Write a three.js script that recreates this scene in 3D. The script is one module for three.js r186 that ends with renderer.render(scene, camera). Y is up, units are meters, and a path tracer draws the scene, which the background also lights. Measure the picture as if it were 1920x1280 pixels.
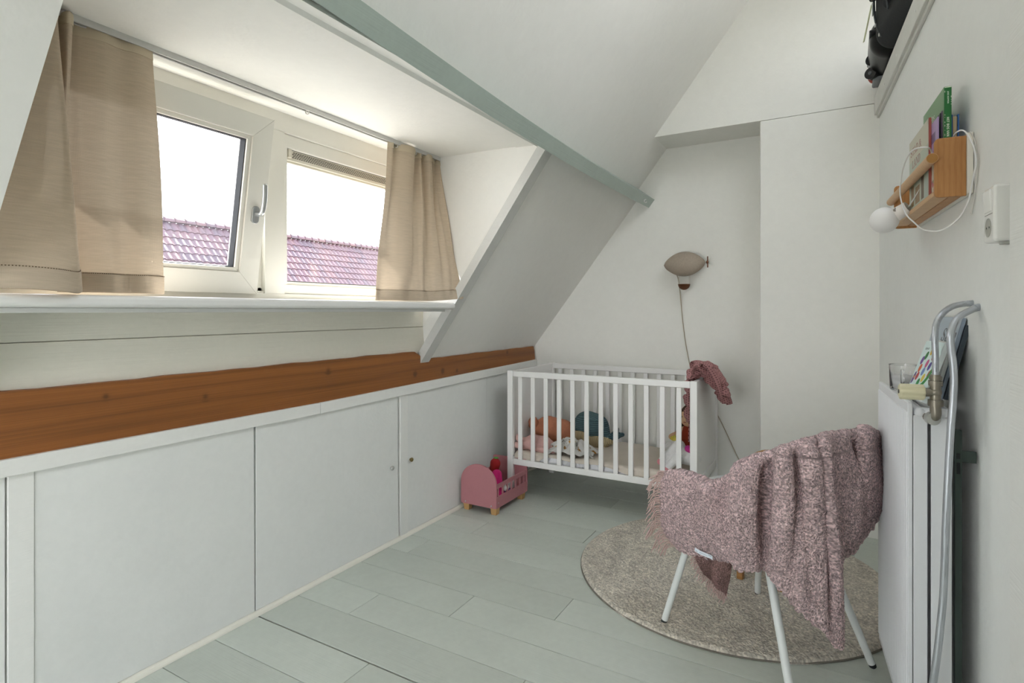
import * as THREE from 'three';
import { RoundedBoxGeometry } from 'three/addons/geometries/RoundedBoxGeometry.js';
import { MarchingCubes } from 'three/addons/objects/MarchingCubes.js';
import { mergeGeometries, mergeVertices, toCreasedNormals } from 'three/addons/utils/BufferGeometryUtils.js';

// ------------------------------------------------------------------ camera, sky, sun, exposure
const scene = new THREE.Scene();
const camera = new THREE.PerspectiveCamera(2 * Math.atan(640 / 1050) * 180 / Math.PI, 1.5, 0.05, 200);
camera.position.set(0, 1.25, 0);
camera.rotation.y = THREE.MathUtils.degToRad(29.73);
camera.setViewOffset(1920, 1280, 0, 58, 1920, 1280);          // shift lens: verticals stay vertical

const renderer = new THREE.WebGLRenderer({ antialias: true });
renderer.toneMapping = THREE.LinearToneMapping;
renderer.toneMappingExposure = 0.95;
renderer.shadowMap.enabled = true;

{ // pale clear summer sky, the same all the way round
  const W = 64, H = 64, d = new Float32Array(W * H * 4);
  for (let y = 0; y < H; y++) for (let x = 0; x < W; x++) {
    const e = Math.max(0, ((y + 0.5) / H - 0.5) * 2), k = Math.pow(e, 0.55), i = (y * W + x) * 4;
    d[i] = 1.0 - 0.30 * k; d[i + 1] = 1.0 - 0.21 * k; d[i + 2] = 1.0 - 0.06 * k; d[i + 3] = 1;
  }
  const t = new THREE.DataTexture(d, W, H, THREE.RGBAFormat, THREE.FloatType);
  t.mapping = THREE.EquirectangularReflectionMapping; t.magFilter = THREE.LinearFilter; t.needsUpdate = true;
  scene.background = t;
  scene.backgroundIntensity = 7;
}
const sun = new THREE.DirectionalLight(0xfffaf4, 21.0);
sun.position.set(-8.5, 14, -8); sun.castShadow = true;
sun.shadow.mapSize.set(2048, 2048);
Object.assign(sun.shadow.camera, { left: -25, right: 25, top: 25, bottom: -25, near: 0.5, far: 60 });
sun.shadow.radius = 1;
scene.add(sun);

// ------------------------------------------------------------------ helpers
const V = (x, y, z) => new THREE.Vector3(x, y, z);
const R = (d) => d * Math.PI / 180;
let seed = 7;
const rnd = () => { seed = (seed + 0x6d2b79f5) | 0; let t = Math.imul(seed ^ (seed >>> 15), 1 | seed); t = (t + Math.imul(t ^ (t >>> 7), 61 | t)) ^ t; return ((t ^ (t >>> 14)) >>> 0) / 4294967296; };
const rr = (a, b) => a + (b - a) * rnd();
const sstep = (a, b, x) => { const t = Math.min(1, Math.max(0, (x - a) / (b - a))); return t * t * (3 - 2 * t); };
const lerp = (a, b, t) => a + (b - a) * t;
const xw = (z) => 0.446 + 0.06 * z, WA = Math.atan(0.06);      // the right wall stands a little askew

function hash2(x, y, s) { let h = Math.imul(x, 374761393) + Math.imul(y, 668265263) + Math.imul(s, 974711); h = Math.imul(h ^ (h >>> 13), 1274126177); return ((h ^ (h >>> 16)) >>> 0) / 4294967296; }
function vnoise(x, y, px, py, s) {                             // tiling value noise
  const ix = Math.floor(x), iy = Math.floor(y), fx = x - ix, fy = y - iy, u = fx * fx * (3 - 2 * fx), v = fy * fy * (3 - 2 * fy);
  const m = (a, p) => ((a % p) + p) % p, h = (a, b) => hash2(m(a, px), m(b, py), s);
  return lerp(lerp(h(ix, iy), h(ix + 1, iy), u), lerp(h(ix, iy + 1), h(ix + 1, iy + 1), u), v);
}
function fbm(u, v, f, oct, s, fy) { let a = 0.5, t = 0, n = 0; fy = fy || f; for (let i = 0; i < oct; i++) { t += a * vnoise(u * f, v * fy, f, fy, s + i); n += a; a *= 0.5; f *= 2; fy *= 2; } return t / n; }
function tex(w, h, fn, srgb, size) {                           // fn(u, v) -> [r, g, b] 0..1 ; size = metres per repeat
  const d = new Uint8Array(w * h * 4);
  for (let y = 0; y < h; y++) for (let x = 0; x < w; x++) {
    const c = fn((x + 0.5) / w, (y + 0.5) / h), i = (y * w + x) * 4;
    for (let k = 0; k < 3; k++) d[i + k] = Math.max(0, Math.min(255, Math.round((c.length ? c[k] : c) * 255)));
    d[i + 3] = 255;
  }
  const t = new THREE.DataTexture(d, w, h, THREE.RGBAFormat); t.wrapS = t.wrapT = THREE.RepeatWrapping;
  t.magFilter = THREE.LinearFilter; t.minFilter = THREE.LinearMipmapLinearFilter; t.generateMipmaps = true;
  if (srgb) t.colorSpace = THREE.SRGBColorSpace;
  if (size) { const s = [].concat(size); t.repeat.set(1 / s[0], 1 / (s[1] || s[0])); }
  t.needsUpdate = true; return t;
}
const grey = (fn) => (u, v) => { const g = fn(u, v); return [g, g, g]; };
function canvasTex(w, h, draw) {
  const c = document.createElement('canvas'); c.width = w; c.height = h; draw(c.getContext('2d'), w, h);
  const t = new THREE.CanvasTexture(c); t.colorSpace = THREE.SRGBColorSpace; return t;
}
const M = (color, rough = 0.6, more = {}) => new THREE.MeshPhysicalMaterial({ color, roughness: rough, side: THREE.DoubleSide, ...more });

// geometry
function prep(g) { if (g.index) g = g.toNonIndexed(); for (const k of Object.keys(g.attributes)) if (!['position', 'normal', 'uv', 'color'].includes(k)) g.deleteAttribute(k); if (!g.attributes.normal) g.computeVertexNormals(); return g; }
function metric(g, turn) {                                     // box-projected uv in metres
  g = prep(g); const p = g.attributes.position, uv = new Float32Array(p.count * 2), a = V(), b = V(), c = V(), n = V();
  for (let i = 0; i < p.count; i += 3) {
    a.fromBufferAttribute(p, i); b.fromBufferAttribute(p, i + 1); c.fromBufferAttribute(p, i + 2);
    n.copy(b).sub(a).cross(c.clone().sub(a)); const x = Math.abs(n.x), y = Math.abs(n.y), z = Math.abs(n.z);
    for (let k = 0; k < 3; k++) { const q = [a, b, c][k]; let u, v; if (x >= y && x >= z) { u = q.z; v = q.y; } else if (y >= z) { u = q.x; v = q.z; } else { u = q.x; v = q.y; } if (turn) [u, v] = [v, u]; uv[(i + k) * 2] = u; uv[(i + k) * 2 + 1] = v; }
  }
  g.setAttribute('uv', new THREE.BufferAttribute(uv, 2)); return g;
}
function box(w, h, d, x = 0, y = 0, z = 0, bev = 0.002, rot) {
  const b = Math.min(bev, w / 2.01, h / 2.01, d / 2.01);
  const g = bev > 0 ? new RoundedBoxGeometry(w, h, d, 1, b) : new THREE.BoxGeometry(w, h, d);
  metricInPlace(g); if (rot) g.applyMatrix4(new THREE.Matrix4().makeRotationFromEuler(new THREE.Euler(...rot))); g.translate(x, y, z); return prep(g);
}
function metricInPlace(g) { const m = metric(g); if (m !== g) { g.index = null; for (const k of Object.keys(m.attributes)) g.setAttribute(k, m.attributes[k]); } return g; }
function bx(x0, x1, y0, y1, z0, z1, bev = 0.002) { return metric(box(x1 - x0, y1 - y0, z1 - z0, (x0 + x1) / 2, (y0 + y1) / 2, (z0 + z1) / 2, bev)); }
function prismZ(poly, z0, z1, hole) {                          // polygon in x,y swept along z
  const s = new THREE.Shape(poly.map((p) => new THREE.Vector2(p[0], p[1]))); if (hole) s.holes.push(new THREE.Path(hole.map((p) => new THREE.Vector2(p[0], p[1]))));
  const g = new THREE.ExtrudeGeometry(s, { depth: z1 - z0, bevelEnabled: false }); g.translate(0, 0, z0); return metric(g);
}
function prismX(poly, x0, x1, hole, bevel) {                          // polygon in z,y swept along x
  const s = new THREE.Shape(poly.map((p) => new THREE.Vector2(-p[0], p[1]))); if (hole) s.holes.push(new THREE.Path(hole.map((p) => new THREE.Vector2(-p[0], p[1]))));
  const g = new THREE.ExtrudeGeometry(s, bevel ? { depth: x1 - x0 - 2 * bevel, bevelEnabled: true, bevelSize: bevel, bevelThickness: bevel, bevelOffset: -bevel, bevelSegments: 2, curveSegments: 24 } : { depth: x1 - x0, bevelEnabled: false, curveSegments: 24 });
  g.translate(0, 0, bevel || 0); g.rotateY(Math.PI / 2); g.translate(x0, 0, 0); return metric(g);
}
function prismY(poly, y0, y1) {                                // polygon in x,z swept along y
  const s = new THREE.Shape(poly.map((p) => new THREE.Vector2(p[0], -p[1])));
  const g = new THREE.ExtrudeGeometry(s, { depth: y1 - y0, bevelEnabled: false }); g.rotateX(-Math.PI / 2); g.translate(0, y0, 0); return metric(g);
}
function cyl(a, b, r0, r1 = r0, seg = 16) {
  const g = new THREE.CylinderGeometry(r1, r0, a.distanceTo(b), seg, 1); g.applyQuaternion(new THREE.Quaternion().setFromUnitVectors(V(0, 1, 0), b.clone().sub(a).normalize()));
  g.translate((a.x + b.x) / 2, (a.y + b.y) / 2, (a.z + b.z) / 2); return prep(g);
}
function tube(pts, r, seg = 10, steps, closed = false) {
  const c = new THREE.CatmullRomCurve3(pts.map((p) => (p.isVector3 ? p : V(...p))), closed, 'centripetal'); const n = steps || pts.length * 8;
  const gs = [new THREE.TubeGeometry(c, n, r, seg, closed)];
  if (!closed) for (const t of [0, 1]) { const s = new THREE.SphereGeometry(r, seg, 6); const p = c.getPoint(t); s.translate(p.x, p.y, p.z); gs.push(s); }
  return mergeGeometries(gs.map(prep));
}
function ball(r, x, y, z, sx = 1, sy = 1, sz = 1, w = 20, h = 14) { const g = new THREE.SphereGeometry(r, w, h); g.scale(sx, sy, sz); g.translate(x, y, z); return prep(g); }
function lathe(pts, seg = 32, x = 0, y = 0, z = 0) { const g = new THREE.LatheGeometry(pts.map((p) => new THREE.Vector2(p[0], p[1])), seg); g.translate(x, y, z); return prep(g); }
function sheet(fn, nu, nv, th = 0, uvs = [1, 1]) {             // a surface fn(u, v) -> Vector3 with a real thickness
  const P = [], idx = [], uv = [];
  for (let j = 0; j <= nv; j++) for (let i = 0; i <= nu; i++) { P.push(fn(i / nu, j / nv)); uv.push(i / nu * uvs[0], j / nv * uvs[1]); }
  const at = (i, j) => j * (nu + 1) + i;
  for (let j = 0; j < nv; j++) for (let i = 0; i < nu; i++) { const a = at(i, j), b = at(i + 1, j), c = at(i + 1, j + 1), d = at(i, j + 1); idx.push(a, b, c, a, c, d); }
  const g = new THREE.BufferGeometry(); g.setAttribute('position', new THREE.Float32BufferAttribute(P.flatMap((p) => [p.x, p.y, p.z]), 3)); g.setAttribute('uv', new THREE.Float32BufferAttribute(uv, 2)); g.setIndex(idx); g.computeVertexNormals();
  if (!th) return prep(g);
  const n = g.attributes.normal, back = g.clone(), bp = back.attributes.position;
  for (let i = 0; i < bp.count; i++) bp.setXYZ(i, bp.getX(i) - n.getX(i) * th, bp.getY(i) - n.getY(i) * th, bp.getZ(i) - n.getZ(i) * th);
  back.setIndex([...idx].reverse()); back.computeVertexNormals();
  const rim = [], ruv = [], ring = [];
  for (let i = 0; i < nu; i++) ring.push(at(i, 0)); for (let j = 0; j < nv; j++) ring.push(at(nu, j)); for (let i = nu; i > 0; i--) ring.push(at(i, nv)); for (let j = nv; j > 0; j--) ring.push(at(0, j));
  const q = (k, b) => { const s = b ? bp : g.attributes.position; rim.push(s.getX(k), s.getY(k), s.getZ(k)); ruv.push(uv[k * 2], uv[k * 2 + 1]); };
  ring.forEach((k, i) => { const m = ring[(i + 1) % ring.length]; q(k, 0); q(k, 1); q(m, 1); q(k, 0); q(m, 1); q(m, 0); });
  const e = new THREE.BufferGeometry(); e.setAttribute('position', new THREE.Float32BufferAttribute(rim, 3)); e.setAttribute('uv', new THREE.Float32BufferAttribute(ruv, 2)); e.computeVertexNormals();
  return mergeGeometries([prep(g), prep(back), e]);
}
function soft(bones, cell, k = 0.02, warp) {                   // smooth union of tapered capsules, meshed on a grid
  const lo = V(1e9, 1e9, 1e9), hi = V(-1e9, -1e9, -1e9);
  for (const [a, b, r0, r1] of bones) for (const [p, r] of [[a, r0], [b, r1]]) { lo.min(V(p[0] - r, p[1] - r, p[2] - r)); hi.max(V(p[0] + r, p[1] + r, p[2] + r)); }
  const c = lo.clone().add(hi).multiplyScalar(0.5), half = Math.max(hi.x - lo.x, hi.y - lo.y, hi.z - lo.z) / 2 + cell * 3, n = Math.min(90, Math.ceil(2 * half / cell));
  const mc = new MarchingCubes(n, new THREE.MeshBasicMaterial(), false, false, 200000); mc.isolation = 0;
  for (let z = 0; z < n; z++) for (let y = 0; y < n; y++) for (let x = 0; x < n; x++) {
    const p = [c.x + (x / n * 2 - 1) * half, c.y + (y / n * 2 - 1) * half, c.z + (z / n * 2 - 1) * half]; let d = 1e9;
    for (const [a, b, r0, r1] of bones) {
      const ab = [b[0] - a[0], b[1] - a[1], b[2] - a[2]], ap = [p[0] - a[0], p[1] - a[1], p[2] - a[2]], l2 = ab[0] ** 2 + ab[1] ** 2 + ab[2] ** 2;
      const t = l2 ? Math.min(1, Math.max(0, (ab[0] * ap[0] + ab[1] * ap[1] + ab[2] * ap[2]) / l2)) : 0;
      const e = Math.hypot(ap[0] - ab[0] * t, ap[1] - ab[1] * t, ap[2] - ab[2] * t) - lerp(r0, r1, t), h = Math.max(k - Math.abs(d - e), 0) / k; d = Math.min(d, e) - h * h * k * 0.25;
    }
    if (warp) d += warp(p); mc.field[z * n * n + y * n + x] = -d;
  }
  mc.update(); const cnt = mc.count, g = new THREE.BufferGeometry();
  g.setAttribute('position', new THREE.BufferAttribute(mc.positionArray.slice(0, cnt * 3), 3)); g.scale(half, half, half); g.translate(c.x, c.y, c.z);
  let m = mergeVertices(g, cell * 0.02); m.computeVertexNormals(); return metric(m);
}
// naming
const used = {};
function numbered(n) { used[n] = (used[n] ?? -1) + 1; return used[n] ? n + '_' + String(used[n]).padStart(3, '0') : n; }
function obj(name, geos, mat, parent = scene) {
  const list = [].concat(geos).map(prep); for (const g of list) if (!g.attributes.uv) g.setAttribute('uv', new THREE.BufferAttribute(new Float32Array(g.attributes.position.count * 2), 2));
  const hasC = list.some((g) => g.attributes.color); if (!hasC) for (const g of list) g.deleteAttribute('color');
  const m = new THREE.Mesh(list.length > 1 ? mergeGeometries(list) : list[0], mat); m.name = parent === scene ? numbered(name) : name; m.castShadow = m.receiveShadow = true; parent.add(m); return m;
}
function tag(o, label, category, group) { o.userData = { label, category }; if (group) o.userData.group = group; return o; }
function thing(name, label, category, p = [0, 0, 0], turn = 0, group) { const g = new THREE.Group(); g.name = numbered(name); g.position.set(...p); g.rotation.y = turn; scene.add(g); return tag(g, label, category, group); }
function struct(name, geos, mat) { const o = obj(name, geos, mat); o.userData.kind = 'structure'; return o; }
function frame(name, p = [0, 0, 0], turn = 0) { const g = new THREE.Group(); g.name = name; g.position.set(...p); g.rotation.y = turn; g.userData.kind = 'structure'; scene.add(g); return g; }
// ------------------------------------------------------------------ materials of the room
const plasterBump = tex(512, 512, grey((u, v) => 0.55 * fbm(u, v, 90, 3, 11) + 0.45 * fbm(u, v, 9, 3, 15)), false, 0.9);
const paintTone = (hex, amt, s, size = 1.7) => { const c = new THREE.Color(hex).convertLinearToSRGB(); return tex(256, 256, (u, v) => { const n = 1 + (fbm(u, v, 5, 4, s) - 0.5) * amt + (fbm(u, v, 60, 2, s + 9) - 0.5) * amt * 0.6; return [c.r * n, c.g * n, c.b * n]; }, true, size); };
const wallPaint = M(0xffffff, 0.72, { map: paintTone('#f0efe8', 0.02, 3), bumpMap: plasterBump, bumpScale: 0.0006 });
const rollPaint = M(0xffffff, 0.66, { map: paintTone('#eff0ec', 0.02, 5), bumpMap: plasterBump, bumpScale: 0.0008 });
const ceilPaint = M(0xffffff, 0.7, { map: paintTone('#f3f2ed', 0.018, 7), bumpMap: plasterBump, bumpScale: 0.0008 });
const brushBump = tex(256, 256, grey((u, v) => fbm(u, v, 3, 3, 31, 70)), false, [0.6, 0.25]);
const woodPaint = M(0xffffff, 0.42, { map: paintTone('#efefea', 0.02, 21, 0.8), bumpMap: brushBump, bumpScale: 0.0006 });
const panelPaint = M(0xffffff, 0.5, { map: paintTone('#ebece8', 0.025, 27, 1.1), bumpMap: plasterBump, bumpScale: 0.0006 });
const creamPaint = M(0xffffff, 0.45, { map: paintTone('#f1eee1', 0.02, 33, 0.8), bumpMap: brushBump, bumpScale: 0.0007 });
const pvc = M('#e9e7de', 0.28);
const greenPaint = M(0xffffff, 0.45, { map: paintTone('#b3c0b8', 0.05, 41, 0.7), bumpMap: brushBump, bumpScale: 0.0006 });
const rubber = M('#1d2126', 0.6);
const glass = M('#ffffff', 0, { transmission: 1, thickness: 0, ior: 1.5, specularIntensity: 0.7 });
const steel = M('#c9cbcb', 0.32, { metalness: 1 });
const darkVoid = M('#4a4338', 0.9);

// ------------------------------------------------------------------ the shell
const sl = (y) => -2.0137 + (y - 1.0256) * 0.7732;               // x of the left roof slope at height y
const SN = V(0.7911, -0.6117, 0);                               // its inward normal
const off = (p, d) => [p[0] + SN.x * d, p[1] + SN.y * d];        // move off the slope into the room

const floorG = frame('floor');
{ // painted boards: rows run across the room, each board a piece of its own
  const tones = [0, 1, 2, 3].map((i) => M(0xffffff, 0.46, { map: paintTone(['#cdd3c9', '#cad0c6', '#cfd5cb', '#c7cdc3'][i], 0.05, 51 + i * 7, 1.1), bumpMap: brushBump, bumpScale: 0.0005 }));
  obj('subfloor', [bx(-2.4, 0.75, -0.2, -0.024, -4.2, 1.75, 0)], darkVoid, floorG);
  const seams = [-4.0, -3.77, -3.575, -3.385, -3.19, -3.0, -2.806, -2.616, -2.432, -2.243, -2.05, -1.86, -1.67, -1.479, -1.288, -1.097, -0.905, -0.71, -0.52, -0.33, -0.14, 0.05, 0.24, 0.43, 0.62, 0.81, 1.0, 1.19, 1.38, 1.6];
  const joints = { '-2.806': [-1.76, -0.3], '-2.616': [-0.93], '-2.432': [-1.905, -0.6], '-2.243': [-0.974], '-2.05': [-1.36, 0.05], '-1.86': [-1.732, -0.45], '-1.67': [-0.9], '-3.19': [-0.35], '-3.0': [-1.2, 0.0], '-3.385': [-1.5, 0.1] };
  for (let i = 0; i < seams.length - 1; i++) {
    const z0 = seams[i], z1 = seams[i + 1], wide = z0 === -1.479, g0 = wide ? 0.0065 : 0.0012, g1 = z1 === -1.479 ? 0.0005 : 0.0012;
    const cuts = [-2.07, ...(joints[String(z0)] || [rr(-1.6, -0.1)]), 0.56];
    for (let k = 0; k < cuts.length - 1; k++) obj('plank', [metric(box(cuts[k + 1] - cuts[k] - 0.002, 0.022, z1 - z0 - g0 - g1, (cuts[k] + cuts[k + 1]) / 2, -0.011 + rr(-0.0006, 0), (z0 + g0 + z1 - g1) / 2, 0.0015))], tones[Math.floor(rnd() * 4)], floorG);
  }
  const bare = M('#7a5a34', 0.8); obj('gap_filler', [bx(-2.02, 0.5, -0.024, -0.006, -1.4785, -1.4715, 0)], bare, floorG);
}
struct('wall_left', [bx(-2.3, -2.064, -0.2, 0.86, -4.1, 1.75, 0), bx(-2.064, -2.052, 0, 0.80, -4.0, -3.242, 0.001), bx(-2.064, -2.052, 0, 0.80, -0.671, 1.6, 0.001)], panelPaint);
const doorAt = (name, z0, z1, sag = 0) => { const g = frame(name); const y0 = 0.02, y1 = 0.795; obj('door_panel', [prismX([[z0, y0], [z1 + sag, y0], [z1, y1], [z0, y1]], -2.0635, -2.05, null, 0.001)], panelPaint, g); return g; };
const dA = doorAt('door_1', -0.738, -1.4635, -0.004), dB = doorAt('door_2', -1.4735, -2.333, -0.012), dC = doorAt('door_3', -2.417, -3.238);
void dA;
function knob(g, z, y, mat) { obj('knob', [(() => { const k = lathe([[0, 0.019], [0.006, 0.0185], [0.0105, 0.0155], [0.012, 0.011], [0.0095, 0.006], [0.006, 0.003], [0.007, 0]], 24); k.rotateZ(-Math.PI / 2); k.translate(-2.05, y, z); return k; })()], mat, g); }
knob(dB, -2.282, 0.408, M('#b8b8b2', 0.3, { metalness: 0.4 })); knob(dC, -2.44, 0.417, M('#8a7a4e', 0.35, { metalness: 0.7 }));
struct('trim_1', [bx(-2.064, -2.046, 0, 0.80, -2.414, -2.356, 0.001)], woodPaint);
struct('trim_2', [bx(-2.064, -2.047, 0, 0.80, -0.737, -0.6765, 0.001)], woodPaint);
struct('trim_3', [bx(-2.064, -2.032, 0.777, 0.827, -1.7905, 1.6, 0.003)], woodPaint);
struct('trim_4', [prismX([[-1.7925, 0.777], [-3.965, 0.808], [-3.965, 0.862], [-1.7925, 0.827]], -2.064, -2.033, null, 0.003)], woodPaint);
{ const q = []; for (let i = 0; i <= 6; i++) { const a = i / 6 * Math.PI / 2; q.push([-2.052 + 0.017 * Math.cos(a), 0.019 * Math.sin(a)]); } struct('baseboard_left', [prismZ([[-2.052, 0], ...q, [-2.056, 0.019], [-2.056, 0]], -3.97, 1.6)], creamPaint); }

// white boards above the brown beam, below the sill
struct('wall_dormer', [bx(-2.3, -2.085, 0.84, 1.30, -2.75, -0.38, 0)], creamPaint);
const boards = frame('trim_5');
obj('board', [bx(-2.09, -2.07, 1.0, 1.155, -2.598, -0.45, 0.002)], creamPaint, boards);
obj('board', [bx(-2.09, -2.068, 1.157, 1.262, -2.598, -0.45, 0.003)], creamPaint, boards);

// left roof slope, open over the dormer
const band = (y0, y1, d0 = 0, d1 = -0.16) => [off([sl(y0), y0], d0), off([sl(y1), y1], d0), off([sl(y1), y1], d1), off([sl(y0), y0], d1)];
const fz = (x) => -2.60 + (x + 2.06) * 0.099;                    // the right-hand edge of the dormer opening runs a little askew
const skew = (g, z0, f) => { const p = g.attributes.position; for (let i = 0; i < p.count; i++) if (Math.abs(p.getZ(i) - z0) < 1e-3) p.setZ(i, f(p.getX(i))); g.deleteAttribute('normal'); g.computeVertexNormals(); return metric(g); };
struct('ceiling', [skew(prismZ(band(0.80, 2.07), -4.1, -2.61), -2.61, fz), prismZ(band(0.80, 2.07), -0.535, 1.75), prismZ(band(2.06, 3.42).map((p) => [p[0] - 0.052, p[1]]), -4.1, 1.75), bx(-0.40, 0.1, 3.3, 3.46, -4.1, 1.75, 0), bx(1.3, 2.35, 3.3, 3.46, -4.1, 1.75, 0), bx(0.1, 1.3, 3.3, 3.46, -4.1, -2.9, 0), bx(0.1, 1.3, 3.3, 3.46, -1.2, 1.75, 0)], ceilPaint);
{ const g = frame('added_window_5'); obj('frame', [bx(0.1, 0.16, 3.36, 3.48, -2.9, -1.2), bx(1.24, 1.3, 3.36, 3.48, -2.9, -1.2), bx(0.16, 1.24, 3.36, 3.48, -2.9, -2.84), bx(0.16, 1.24, 3.36, 3.48, -1.26, -1.2), bx(0.16, 1.24, 3.36, 3.48, -2.08, -2.02)], pvc, g); obj('glass', [bx(0.15, 1.25, 3.42, 3.426, -2.85, -1.25, 0)], glass, g); }  // unseen skylight, added to brighten floor and cot from above
struct('ceiling_dormer', [prismZ([[-2.32, 2.142], [-1.22, 2.076], [-1.32, 2.2], [-2.32, 2.3]], -2.75, -0.38)], ceilPaint);
struct('wall_dormer_right', [skew(prismZ([[-2.32, 0.9], [sl(0.93) - 0.01, 0.93], [sl(2.09) - 0.006, 2.09], [-2.32, 2.15]], -2.75, -2.607), -2.607, (x) => -2.607 + Math.max(0, x + 2.12) * 0.15)], ceilPaint);
struct('wall_dormer_left', [prismZ([[-2.32, 0.9], [sl(0.93) - 0.01, 0.93], [sl(2.09) - 0.006, 2.09], [-2.32, 2.15]], -0.536, -0.4)], ceilPaint);
// raking trims at both dormer edges
struct('trim_6', [skew(skew(prismZ(band(0.935, 2.078, 0.020, -0.03), -2.604, -2.54), -2.604, (x) => fz(x) - 0.006), -2.54, (x) => fz(x) + 0.072)], M(0xffffff, 0.45, { map: paintTone('#d3d3cf', 0.03, 73, 0.6), bumpMap: brushBump, bumpScale: 0.0006 }));
struct('trim_7', [tube([[off([sl(0.96), 0.96], 0.003), 0.96], [off([sl(2.07), 2.07], 0.003), 2.07]].map(([p]) => [p[0], p[1], fz(p[0]) - 0.010]), 0.006, 8, 4)], M('#f6f5f1', 0.4));
struct('trim_8', [prismZ([[-1.40, 2.082], [-1.215, 2.069], [-1.225, 2.09], [-1.40, 2.1]], -2.6, -0.535)], ceilPaint);

// back wall, the deeper bulkhead above it and the chimney breast
struct('wall_back', [bx(-2.35, 0.6, -0.2, 2.395, -4.12, -3.97, 0)], wallPaint);
struct('wall_back_upper', [bx(-1.5, 2.35, 2.389, 3.46, -4.12, -3.66, 0)], wallPaint);
struct('wall_chimney', [metric(box(0.9, 2.6, 0.4, -0.375 + 0.45, 1.087, -3.655 - 0.2, 0.008))], wallPaint);
// right wall with the storage loft above
struct('wall_right', [prismY([[xw(-4), -4], [xw(-1.5), -1.5], [xw(-1.5) + 0.13, -1.5], [xw(-4) + 0.13, -4]], -0.2, 2.33), prismY([[xw(-1.5), -1.5], [xw(-0.65), -0.65], [xw(-0.65) + 0.13, -0.65], [xw(-1.5) + 0.13, -1.5]], 2.06, 2.33), prismY([[xw(-0.65), -0.65], [xw(1.75), 1.75], [xw(1.75) + 0.13, 1.75], [xw(-0.65) + 0.13, -0.65]], -0.2, 2.33)], rollPaint);
struct('wall_loft', [prismX([[-4.1, 2.2], [1.75, 2.2], [1.75, 3.46], [-4.1, 3.46]], 2.22, 2.35, [[-2.7, 2.52], [-1.5, 2.52], [-1.5, 3.18], [-2.7, 3.18]])], wallPaint);
{ const g = frame('added_window_4'); obj('frame', [bx(2.25, 2.31, 2.52, 2.57, -2.7, -1.5), bx(2.25, 2.31, 3.13, 3.18, -2.7, -1.5), bx(2.25, 2.31, 2.57, 3.13, -2.7, -2.65), bx(2.25, 2.31, 2.57, 3.13, -1.55, -1.5)], pvc, g); obj('glass', [bx(2.278, 2.282, 2.56, 3.14, -2.66, -1.54, 0)], glass, g); }  // added loft window out of view, brightens the slope and bulkhead
struct('added_shade_wall', [bx(-0.42, 0.47, 0, 2.33, 0.26, 0.36, 0)], wallPaint);  // unseen wall behind the camera, added to shade the radiator side
struct('floor_loft', [prismY([[xw(-3.66), -3.66], [2.3, -3.66], [2.3, 1.75], [xw(1.75), 1.75]], 2.33, 2.41)], woodPaint);
struct('wall_rear', [prismZ([[-2.4, -0.2], [2.35, -0.2], [2.35, 3.46], [-2.4, 3.46]], 1.6, 1.75, [[-1.9, 0.06], [-1.9, 1.1], [-0.95, 2.35], [-0.1, 2.35], [-0.1, 0.06]])], wallPaint);
{ const g = frame('added_window_2'), P = [[-1.9, 0.06], [-1.9, 1.1], [-0.95, 2.35], [-0.1, 2.35], [-0.1, 0.06]], Q = [[-1.84, 0.12], [-1.84, 1.08], [-0.92, 2.29], [-0.16, 2.29], [-0.16, 0.12]]; obj('frame', [prismZ(P, 1.63, 1.7, Q), bx(-0.92, -0.86, 0.1, 2.3, 1.635, 1.695)], pvc, g); obj('glass', [prismZ(Q, 1.66, 1.665)], glass, g); }  // glazed gable added behind the camera as fill light, never in view
// fascia board along the loft edge
{ const g = frame('trim_9', [xw(0), 0, 0], WA); obj('board', [bx(-0.024, 0, 2.318, 2.425, -3.66, 1.7, 0.003), bx(-0.012, 0, 2.302, 2.33, -3.66, 1.7, 0.002)], M(0xffffff, 0.6, { map: paintTone('#dcdbd4', 0.04, 71, 0.5), bumpMap: brushBump, bumpScale: 0.0006 }), g); for (const z of [-3.3, -2.95, -2.55, -2.1]) obj('screw', [cyl(V(-0.0235, 2.36, z), V(-0.0255, 2.36, z), 0.0045)], M('#f2f2ee', 0.4), g); }
// door and casing at the right edge of the view
{ const g = frame('door_4', [xw(0), 0, 0], WA); obj('casing', [bx(-0.016, 0.004, 0, 2.06, -1.595, -1.5, 0.003), bx(-0.016, 0.004, 0, 2.06, -0.65, -0.555, 0.003), bx(-0.016, 0.004, 2.06, 2.15, -1.595, -0.555, 0.003)], woodPaint, g); obj('door_panel', [bx(0.04, 0.08, 0.005, 2.07, -1.505, -0.645, 0.002)], woodPaint, g); obj('handle', [tube([[0.04, 1.02, -0.70], [-0.01, 1.02, -0.70], [-0.015, 1.02, -0.72], [-0.015, 1.02, -0.82]], 0.008)], steel, g); }

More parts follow.
